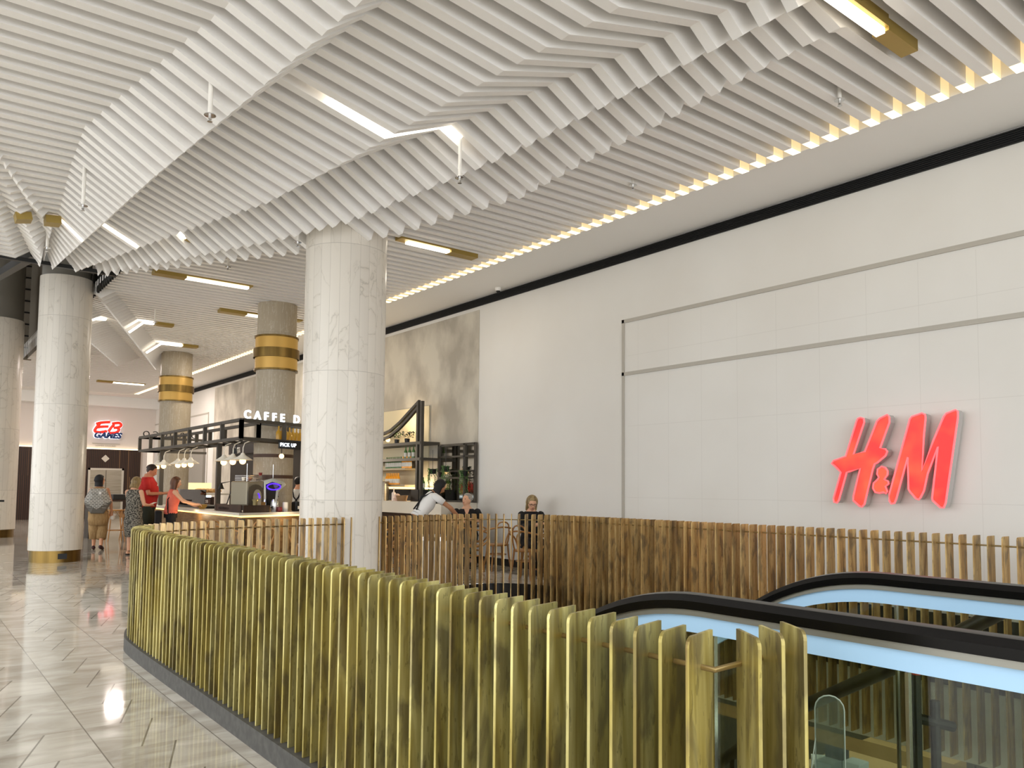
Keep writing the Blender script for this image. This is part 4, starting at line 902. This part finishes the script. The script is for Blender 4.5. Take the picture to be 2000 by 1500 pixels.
def person(label, loc, face, H, arms, legs, sec=FEM, lean=0, look=(0, 0), skin=None, girth=1, group=None, sit=0, voxel=.011):
    """face: heading clockwise from +Y in degrees. arms: 2x(elbow, wrist, fingers dir); legs: 2x(knee, ankle, toe dir). Local axes: x right, y forward."""
    root = thing('person', loc, label, 'person', rz=-radians(face)); s = H/1.7; root.scale = (s, s, s); skin = skin or m_skin
    piv = V((0, 0, .92)); BL = Matrix.Rotation(-lean, 3, 'X')
    dz = V((0, 0, -sit))
    def B(p):
        p = V(p)
        if p.z > .8:
            f = min(1, (p.z-.8)/.2); p = p.lerp(piv+BL @ (p-piv), f)
        return p+dz
    nk = V((0, -.005, 1.48)); HM = Matrix.Rotation(radians(look[0]), 3, 'Z') @ Matrix.Rotation(radians(look[1]), 3, 'X')
    def Hd(p): return B(nk)+HM @ (BL.lerp(Matrix.Identity(3), .5) @ (V(p)-nk))
    m = MB(); n = 18
    def ring(z, w, d, y, e=0):
        return [B((w*girth*cos(2*pi*j/n)+e*cos(2*pi*j/n), y+(d*girth+e)*sin(2*pi*j/n), z)) for j in range(n)]
    m.rings([ring(*q) for q in sec])
    tap(m, [B((0, -.012, 1.43)), Hd((0, .005, 1.53))], [.056, .05])
    m.ell(Hd((0, .012, 1.595)), .074, .094, .108, n=16, m=12, rot=HM); m.ell(Hd((0, .038, 1.535)), .055, .062, .06, rot=HM)
    m.ell(Hd((0, .108, 1.572)), .013, .02, .024, rot=HM)
    for sx in (-1, 1): m.ell(Hd((sx*.075, .0, 1.578)), .012, .02, .03, rot=HM)
    sh = []
    for sx, (el, wr, fd) in zip((-1, 1), arms):
        a = B((sx*.165*girth, -.005, 1.375)); el, wr = V(el)+dz, V(wr)+dz; sh.append((a, el, wr))
        tap(m, [a, el, wr], [.052*girth**.5, .04, .027])
        fd = V(fd).normalized(); sd = V((-sx, 0, 0)); sd = (sd-fd*sd.dot(fd)).normalized(); pn = fd.cross(sd).normalized()
        if pn.z > 0 and abs(fd.z) < .8: pn = -pn
        m.ell(wr+fd*.045, .02, .02, .02); tap(m, [wr, wr+fd*.04, wr+fd*.085], [.026, .032, .03], 8)
        for i, L_ in enumerate((.066, .078, .074, .058)):
            b0 = wr+fd*.085+sd*(.028-.019*i); b1 = b0+fd*L_*.5+pn*.012; b2 = b1+fd*L_*.3+pn*.03; tap(m, [b0-fd*.02, b0, b1, b2], [.010, .0098, .009, .0075], 7)
        t0 = wr+fd*.03+sd*.024; tap(m, [t0, t0+sd*.03+fd*.025, t0+sd*.035+fd*.055+pn*.015], [.012, .0105, .009], 7)
    hp = []
    for sx, (kn, an, td) in zip((-1, 1), legs):
        a = B((sx*.088*girth, 0, .88)); kn, an, td = V(kn), V(an), V(td).normalized(); hp.append((a, kn, an))
        mid = kn.lerp(an, .3)+V((0, -.012, 0))
        tap(m, [a, kn, mid, an], [.083*girth**.5, .053, .054, .034]); tap(m, [an+V((0, 0, -.03))-td*.03, an+V((0, 0, -.045))+td*.08, an+V((0, 0, -.058))+td*.16], [.036, .034, .022], 8)
    body = m.build('body', skin, root, smooth=180)
    rm = body.modifiers.new('fuse', 'REMESH'); rm.mode = 'VOXEL'; rm.voxel_size = voxel; rm.use_smooth_shade = True
    sm = body.modifiers.new('soften', 'SMOOTH'); sm.iterations = 3; sm.factor = .5
    m = MB()
    for sx in (-1, 1): m.ell(Hd((sx*.03, .092, 1.607)), .011, .01, .007, n=8, m=6)
    m.build('eyes', m_eye, root, smooth=180)
    m = MB(); m.ell(Hd((0, .095, 1.535)), .024, .01, .007, n=10, m=6, rot=HM); m.build('mouth', m_lip, root, smooth=180)
    return dict(root=root, B=B, Hd=Hd, HM=HM, sec=sec, girth=girth, sh=sh, hp=hp, ring=ring, s=s)
def top_cloth(p, name, m_, z0=.9, e=.016, sleeve=0, zneck=1.42, skirt=None):
    m = MB(); rs = []; sec = [q for q in p['sec'] if q[0] <= zneck]
    if skirt:
        for z, w, d, y in skirt: rs.append(p['ring'](z, w, d, y, 0))
    for q in sec:
        if q[0] >= z0-.001: rs.append(p['ring'](*q, e))
    m.rings(rs)
    if sleeve:
        for a, el, wr in p['sh']:
            t_ = a.lerp(el, min(sleeve, 1)); m.tube([a+(a-el).normalized()*.02, a.lerp(t_, .5), t_], [.06*p['girth']**.5, .066*p['girth']**.5, .058*p['girth']**.5], 14); m.ell(a, .058*p['girth']**.5)
            if sleeve > 1: t2 = el.lerp(wr, sleeve-1); m.tube([el, t2], [.055, .044], 12); m.ell(el, .055)
    return m.build(name, m_, p['root'], smooth=180)
def leg_cloth(p, name, m_, frac, r0=.1, r1=.085, hips=True):
    m = MB()
    if hips: m.rings([p['ring'](.80, .165, .12, 0, .012), p['ring'](.86, .17, .12, 0, .014), p['ring'](.97, .165, .12, 0, .014)])
    for a, kn, an in p['hp']:
        if frac <= 1: t_ = a.lerp(kn, frac); m.tube([a+V((0, 0, .03)), a.lerp(t_, .5), t_], [r0, (r0+r1)/2, r1], 14)
        else:
            t_ = kn.lerp(an, frac-1); m.tube([a+V((0, 0, .03)), a.lerp(kn, .5), kn, t_], [r0, (r0+r1)/2, r1, r1*.85], 14); m.ell(a, r0)
    return m.build(name, m_, p['root'], smooth=180)
def hair(p, style, m_):
    Hd, HM = p['Hd'], p['HM']; m = MB()
    def fn(d):
        front = d.y > .30 and d.z < .50
        r = .80 if front else 1.0
        q = d*r
        if style in ('bob', 'long') and not front and d.z < .1:
            L_ = 1.3 if style == 'bob' else 2.9
            q = V((d.x*(1.0+.12*min(1, -d.z+.1)) if abs(d.x) > .01 else d.x, q.y-.05, d.z*L_-.05))
            k_ = max(0, -d.z); sc = hypot(d.x, d.y) or 1e-6
            if k_ > .3: q.x = d.x/sc*.95; q.y = min(d.y/sc*.85, .25)
        return q
    if style == 'short': fn2 = lambda d: d*(.82 if (d.y > .1 and d.z < .62) or d.z < -.12 else 1.0)
    else: fn2 = fn
    m.ell(Hd((0, -.008, 1.612)), (.104 if style != 'short' else .094), .114, .12, n=26, m=20, rot=HM, fn=fn2)
    return m.build('hair', m_, p['root'], smooth=180)
def shoes(p, m_, name='shoe', sandal=False):
    for (a, kn, an), td in zip(p['hp'], p['toes']):
        m = MB(); td = V(td).normalized()
        if sandal: m.bar(an+V((0, 0, -.075))-td*.05, an+V((0, 0, -.075))+td*.17, .08, .02); m.tube([an+V((-.04, 0, -.07))+td*.1, an+V((0, 0, -.02))+td*.09, an+V((.04, 0, -.07))+td*.1], .01, 6); m.tube([an+V((.037*cos(q), .037*sin(q), -.0)) for q in [i/10*2*pi for i in range(10)]], .008, 6, closed=True)
        else: tap(m, [an+V((0, 0, -.03))-td*.035, an+V((0, 0, -.045))+td*.09, an+V((0, 0, -.055))+td*.18], [.044, .042, .032], 10)
        m.build(name, m_, p['root'], smooth=180)
def glasses(p, m_=None):
    m = MB(); Hd = p['Hd']
    for sx in (-1, 1):
        m.tube([Hd((sx*.032+.026*cos(q), .108, 1.605+.018*sin(q))) for q in [i/12*2*pi for i in range(12)]], .0035, 5, closed=True); m.tube([Hd((sx*.058, .106, 1.61)), Hd((sx*.078, .0, 1.6))], .003, 5)
    m.tube([Hd((-.008, .11, 1.608)), Hd((.008, .11, 1.608))], .003, 5); m.build('glasses', m_ or m_black, p['root'])
def wp(p, v):           # local point of a person -> world
    r_ = p['root']; a = r_.rotation_euler.z; v = V(v)*p['s']; return V((r_.location.x+v.x*cos(a)-v.y*sin(a), r_.location.y+v.x*sin(a)+v.y*cos(a), r_.location.z+v.z))
STAND = (((-.09, .02, .48), (-.095, -.01, .085), (-.12, 1, 0)), ((.09, .02, .48), (.095, -.01, .085), (.12, 1, 0)))
def mk(*a, **k):
    p = person(*a, **k); p['toes'] = [l[2] for l in a[5]] if len(a) > 5 else [l[2] for l in k['legs']]; return p
m_hblack = mat('black_hair', '120d0c', .65); m_hblond = mat('ash_blonde_hair', '9c8458', .45, col2='7a6440', scale=30, stretch=(1, 1, .2)); m_hbrown = mat('auburn_hair', '6b4226', .45, col2='4e2e1a', scale=30, stretch=(1, 1, .2)); m_hgrey = mat('short_grey_hair', 'a59f96', .5, col2='8a847c', scale=40)

# woman with backpack, walking away, head turned to the right
p = mk('woman with black hair walking away in tan trousers with a grey geometric backpack', (3.62, 19.75, 0), 18, 1.66,
       (((-.25, .03, 1.12), (-.22, .16, .95), (.3, .8, -.3)), ((.25, -.05, 1.10), (.27, .03, .86), (.0, .25, -1))),
       (((-.08, .05, .48), (-.08, .06, .085), (-.1, 1, 0)), ((.08, .06, .48), (.09, -.10, .10), (.1, 1, -.1))), look=(-48, 0), skin=m_skin)
m_tanc = mat('tan_linen', 'a98a5e', .85, col2='93744a', scale=14, stretch=(3, 3, .5))
top_cloth(p, 'blouse', m_tanc, z0=.84, zneck=1.445)
m = MB(); m.rings([p['ring'](.56, .19, .12, 0), p['ring'](.70, .215, .145, 0), p['ring'](.86, .20, .14, 0), p['ring'](1.0, .165, .13, 0)])
for a, kn, an in p['hp']: m.tube([a, kn, kn.lerp(an, .6)], [.125, .12, .10], 14)
m.build('trousers', m_tanc, p['root'], smooth=180); hair(p, 'bob', m_hblack); glasses(p); shoes(p, mat('dark_red_shoe', '3a1512', .5))
m_bag = mat('grey_faceted_fabric', '77736c', .6, col2='b6b2a8', scale=9, lo=.5, hi=.56)
m_bag = mat('grey_faceted_fabric', '7c7870', .6); t = NT(m_bag); x, y, z, vec = t.xyz()
bt = t.t.nodes.new('ShaderNodeTexBrick'); t.t.links.new(t.comb(x, z, 0), bt.inputs['Vector']); bt.inputs['Scale'].default_value = 7; bt.inputs['Mortar Size'].default_value = .035
for n_, c_ in (('Color1', '86827a'), ('Color2', '6c6861'), ('Mortar', 'd0ccc2')): bt.inputs[n_].default_value = hx(c_)
lowb = t.m('GREATER_THAN', z, t.m('ADD', -.16, t.m('MULTIPLY', t.m('ABSOLUTE', x), .65))); t.out(t.mix(lowb, '68645d', bt.outputs['Color']))
bp = thing('backpack', wp(p, (0, -.22, 1.10)), 'grey faceted backpack worn by the walking woman', 'backpack', rz=-radians(18))
m = MB(); fr_ = [(-.16, .30), (.16, .30), (.29, .0), (.13, -.26), (-.13, -.26), (-.29, .0)]; bk_ = [(a*.72, b*.8) for a, b in fr_]
m.rings([[V((a, .09, b)) for a, b in bk_], [V((a, .04, b)) for a, b in fr_], [V((a, -.07, b)) for a, b in [(x_*.93, z_*.93) for x_, z_ in fr_]], [V((a*.5, -.12, b*.5)) for a, b in fr_]]); m.build('body', m_bag, bp)
m = MB()
for i in range(6):
    z_ = .24-i*.07; w_ = .16+.13*(1-abs(z_)/.3); m.bar((-w_*.8, -.10, z_), (w_*.8, -.10, z_-.02), .01, .006)
m.build('seam', mat('pale_seam', 'c9c5ba', .6), bp)
m = MB()
for sx in (-1, 1): m.tube([(sx*.1, .06, .26), (sx*.12, .2, .27), (sx*.13, .30, .1), (sx*.14, .12, -.18)], .016, 6)
m.build('strap', m_bag, bp); MB().box((.06, -.105, .2), (.05, .02, .06)).build('badge', m_white, bp)
o = MB().ell((0, 0, 0), .055, .04, .06).ell((.04, .02, .05), .035).build('crumpled_paper', m_white, smooth=True); o.location = wp(p, (.29, .06, .74)); tag(o, 'crumpled white paper in the hand of the walking woman', 'paper')

# woman in grey patterned dress looking at her phone
m_dress = mat('grey_patterned_dress', '3a3833', .85, col2='8f897c', scale=38, det=2, lo=.46, hi=.54)
p = mk('woman with ash blonde bob in a sleeveless grey patterned dress looking at her phone', (3.95, 17.92, 0), 56, 1.62,
       (((-.23, .08, 1.13), (-.09, .30, 1.10), (.5, .8, .1)), ((.24, .04, 1.10), (.14, .30, 1.08), (-.1, 1, .15))), STAND, look=(0, -24), skin=m_skin2, girth=1.12)
top_cloth(p, 'dress', m_dress, z0=.84, zneck=1.445, skirt=[(.40, .165, .13, .01), (.55, .18, .15, .01), (.72, .19, .155, 0)]); hair(p, 'bob', m_hblond); shoes(p, m_dark, 'sandal', True)
o = MB().box((0, 0, 0), (.075, .15, .01)).build('phone', m_label, bevel=.004); o.location = wp(p, (.12, .42, 1.12)); o.rotation_euler = (.3, 0, -radians(56)); tag(o, 'pale phone held by the woman in the patterned dress', 'phone')

# man in red t-shirt
m_redc = mat('red_jersey', 'b81a12', .8, col2='a3150f', scale=5); m_olive = mat('dark_olive_cotton', '22261a', .85)
p = mk('big man in a red t-shirt and dark shorts looking at his phone', (4.62, 19.65, 0), 112, 1.93,
       (((-.27, .03, 1.12), (-.10, .30, 1.12), (.5, .85, .1)), ((.28, .05, 1.11), (.12, .31, 1.12), (-.3, .9, .1))),
       (((-.10, .03, .48), (-.11, .0, .085), (-.2, 1, 0)), ((.10, .03, .48), (.11, -.06, .085), (.25, 1, 0))), sec=MAL, look=(0, -26), girth=1.2, skin=mat('ruddy_skin', 'c08060', .5))
top_cloth(p, 't_shirt', m_redc, z0=.84, zneck=1.45, sleeve=.75, e=.02)
o = MB().prism([(-.07, 0), (0, .045), (.03, .02), (.07, .0), (.03, .0), (0, .02)], lambda u, v, w: p['B']((u+.02, .178+w, 1.27+v)), .004).build('print', m_label, p['root'])
leg_cloth(p, 'shorts', m_olive, 1.0, .12, .105); hair(p, 'short', mat('dark_brown_short_hair', '2e1c14', .5)); shoes(p, m_dark)
m = MB(); a, el, wr = p['sh'][0]; m.tube([wr.lerp(el, .12)+V((.032*cos(q), 0, .032*sin(q))) for q in [i/10*2*pi for i in range(10)]], .01, 6, closed=True); m.build('watch', m_black, p['root'])
o = MB().box((0, 0, 0), (.08, .16, .01)).build('phone', m_black, bevel=.004); o.location = wp(p, (.03, .42, 1.15)); o.rotation_euler = (.5, 0, -radians(112)); tag(o, 'black phone held by the man in the red t-shirt', 'phone')

# woman in coral top at the counter
m_coral = mat('coral_cotton', 'e0705a', .8, col2='d2604c', scale=6)
p = mk('woman with long auburn hair in a coral sleeveless top reaching over the counter', (4.68, 17.9, 0), 98, 1.63,
       (((-.16, .24, 1.2), (-.1, .50, 1.06), (.2, 1, -.1)), ((.22, .22, 1.17), (.12, .50, 1.10), (-.2, 1, -.1))), STAND, lean=.12, look=(0, -8), skin=m_skin2, girth=1.06)
top_cloth(p, 'top', m_coral, z0=.84, zneck=1.445); leg_cloth(p, 'trousers', m_dark, 1.9, .105, .08); hair(p, 'long', m_hbrown); shoes(p, m_dark)
m = MB(); m.tube([p['B']((-.08, .13, 1.34)), p['B']((-.10, .03, 1.43)), p['B']((-.04, -.12, 1.3)), p['B']((.19, -.10, .98))], .011, 6); m.tube([p['B']((.10, .02, 1.43)), p['B']((.12, -.12, 1.2)), p['B']((.2, -.08, .9))], .011, 6); m.build('straps', m_dark, p['root'])
o = MB().bx(-.15, .15, -.06, .06, -.3, 0).build('shoulder_bag', m_dark, bevel=.03); o.location = wp(p, (.06, -.26, .96)); o.rotation_euler = (0, 0, -radians(98)); tag(o, 'black shoulder bag hanging behind the woman in coral', 'bag')
lathed('tip_bowl', (5.32, 17.85, .95), [(.05, 0), (.095, .05), (.1, .1), (.08, .1)], mat('woven_bowl', 'a8843c', .6), 'golden woven bowl under the hands of the woman in coral', 'bowl')

# server bending over the table
p = mk('server with black hair in white t-shirt and black apron leaning over the table', (7.46, 12.32, 0), 108, 1.72,
       (((-.12, .58, 1.12), (-.06, .72, .95), (.1, 1, -.2)), ((.22, .55, 1.08), (.14, .74, .90), (0, 1, -.2))), STAND, lean=.62, look=(0, -22), skin=mat('tan_skin', 'b07c58', .5))
top_cloth(p, 't_shirt', mat('white_tee', 'e8e6e2', .8), z0=.93, zneck=1.45, sleeve=.55); leg_cloth(p, 'trousers', m_dark, 1.9, .105, .08); hair(p, 'bob', m_hblack); shoes(p, m_dark)
m = MB(); m.rings([p['ring'](.55, .2, .16, 0), p['ring'](.84, .19, .14, 0), p['ring'](1.02, .165, .13, 0)])
m.tube([p['B']((-.11, -.12, 1.0)), p['B']((.06, -.15, 1.25)), p['B']((.10, -.06, 1.43)), p['B']((.10, .12, 1.3))], .014, 6); m.tube([p['B']((.11, -.12, 1.0)), p['B']((-.06, -.15, 1.25)), p['B']((-.10, -.06, 1.43)), p['B']((-.10, .12, 1.3))], .014, 6); m.build('apron', m_dark, p['root'], smooth=180)

SIT = (((-.10, .44, .50), (-.10, .40, .085), (-.1, 1, 0)), ((.10, .44, .50), (.10, .40, .085), (.1, 1, 0)))
# seated woman with short grey hair, looking over her shoulder to the server
p = mk('seated woman with short grey hair in a black v-neck top looking up at the server', (8.66, 12.5, 0), 215, 1.72,
       (((-.27, .10, 1.20), (-.10, .36, 1.24), (.7, .7, 0)), ((.27, .10, 1.20), (.12, .36, 1.24), (-.7, .7, 0))), SIT, look=(-42, 6), skin=m_skin2, girth=1.2, sit=.38)
top_cloth(p, 'top', m_dark, z0=.84, zneck=1.445, sleeve=.9, e=.02); leg_cloth(p, 'trousers', mat('dark_green_print', '27332c', .85, col2='6a7064', scale=14), 1.8, .11, .09); hair(p, 'short', m_hgrey); shoes(p, m_dark)
m = MB(); m.tube([p['B']((-.06, .03, 1.44)), p['B']((0, .145, 1.28)), p['B']((.06, .03, 1.44))], .004, 5); m.build('necklace', m_chrome, p['root'])
m = MB(); m.prism([(-.05, .15), (.05, .15), (0, 0)], lambda u, v, w: p['B']((u, .118+.03*(1-v/.15)+w, 1.28+v)), .012); m.build('neckline', m_skin2, p['root'])
# seated woman with phone
p = mk('seated woman with blonde bob and glasses in black reading her phone', (8.78, 10.7, 0), 196, 1.72,
       (((-.24, .12, 1.17), (-.10, .36, 1.22), (.4, .8, .3)), ((.24, .12, 1.17), (.10, .36, 1.2), (-.4, .8, .3))), SIT, look=(-10, -26), skin=m_skin2, girth=1.08, sit=.38)
top_cloth(p, 'cardigan', m_dark, z0=.84, zneck=1.445, sleeve=1.9, e=.02); leg_cloth(p, 'trousers', m_dark, 1.9, .105, .085); hair(p, 'bob', mat('streaked_blonde_hair', 'a58e62', .45, col2='6e5836', scale=24, stretch=(1, 1, .2))); glasses(p); shoes(p, m_dark)
o = MB().box((0, 0, 0), (.085, .012, .165)).ell((-.02, -.008, .05), .014, .004, .014).build('phone', m_black, bevel=.004); o.location = wp(p, (-.08, .44, .88)); o.rotation_euler = (-.35, 0, -radians(196)); tag(o, 'black phone held by the seated woman with glasses', 'phone')
# barista partly hidden behind the big column
p = mk('barista in pale shirt with crossed black apron straps behind the counter by the column', (7.35, 17.5, 0), 35, 1.66,
       (((-.25, .05, 1.1), (-.2, .3, 1.0), (.2, 1, 0)), ((.25, .05, 1.1), (.2, .3, 1.0), (-.2, 1, 0))), STAND, look=(-20, -10))
top_cloth(p, 'shirt', mat('pale_shirt', 'cfccc4', .8), z0=.84, zneck=1.445, sleeve=.6); leg_cloth(p, 'trousers', m_dark, 1.9, .105, .08); hair(p, 'short', m_hblack); shoes(p, m_dark)
m = MB(); m.tube([p['B']((-.13, -.10, 1.0)), p['B']((.06, -.145, 1.25)), p['B']((.10, -.06, 1.43))], .016, 6); m.tube([p['B']((.13, -.10, 1.0)), p['B']((-.06, -.145, 1.25)), p['B']((-.10, -.06, 1.43))], .016, 6); m.rings([p['ring'](.6, .2, .15, 0), p['ring'](.9, .185, .14, 0), p['ring'](1.0, .165, .13, 0)]); m.build('apron', m_dark, p['root'], smooth=180)
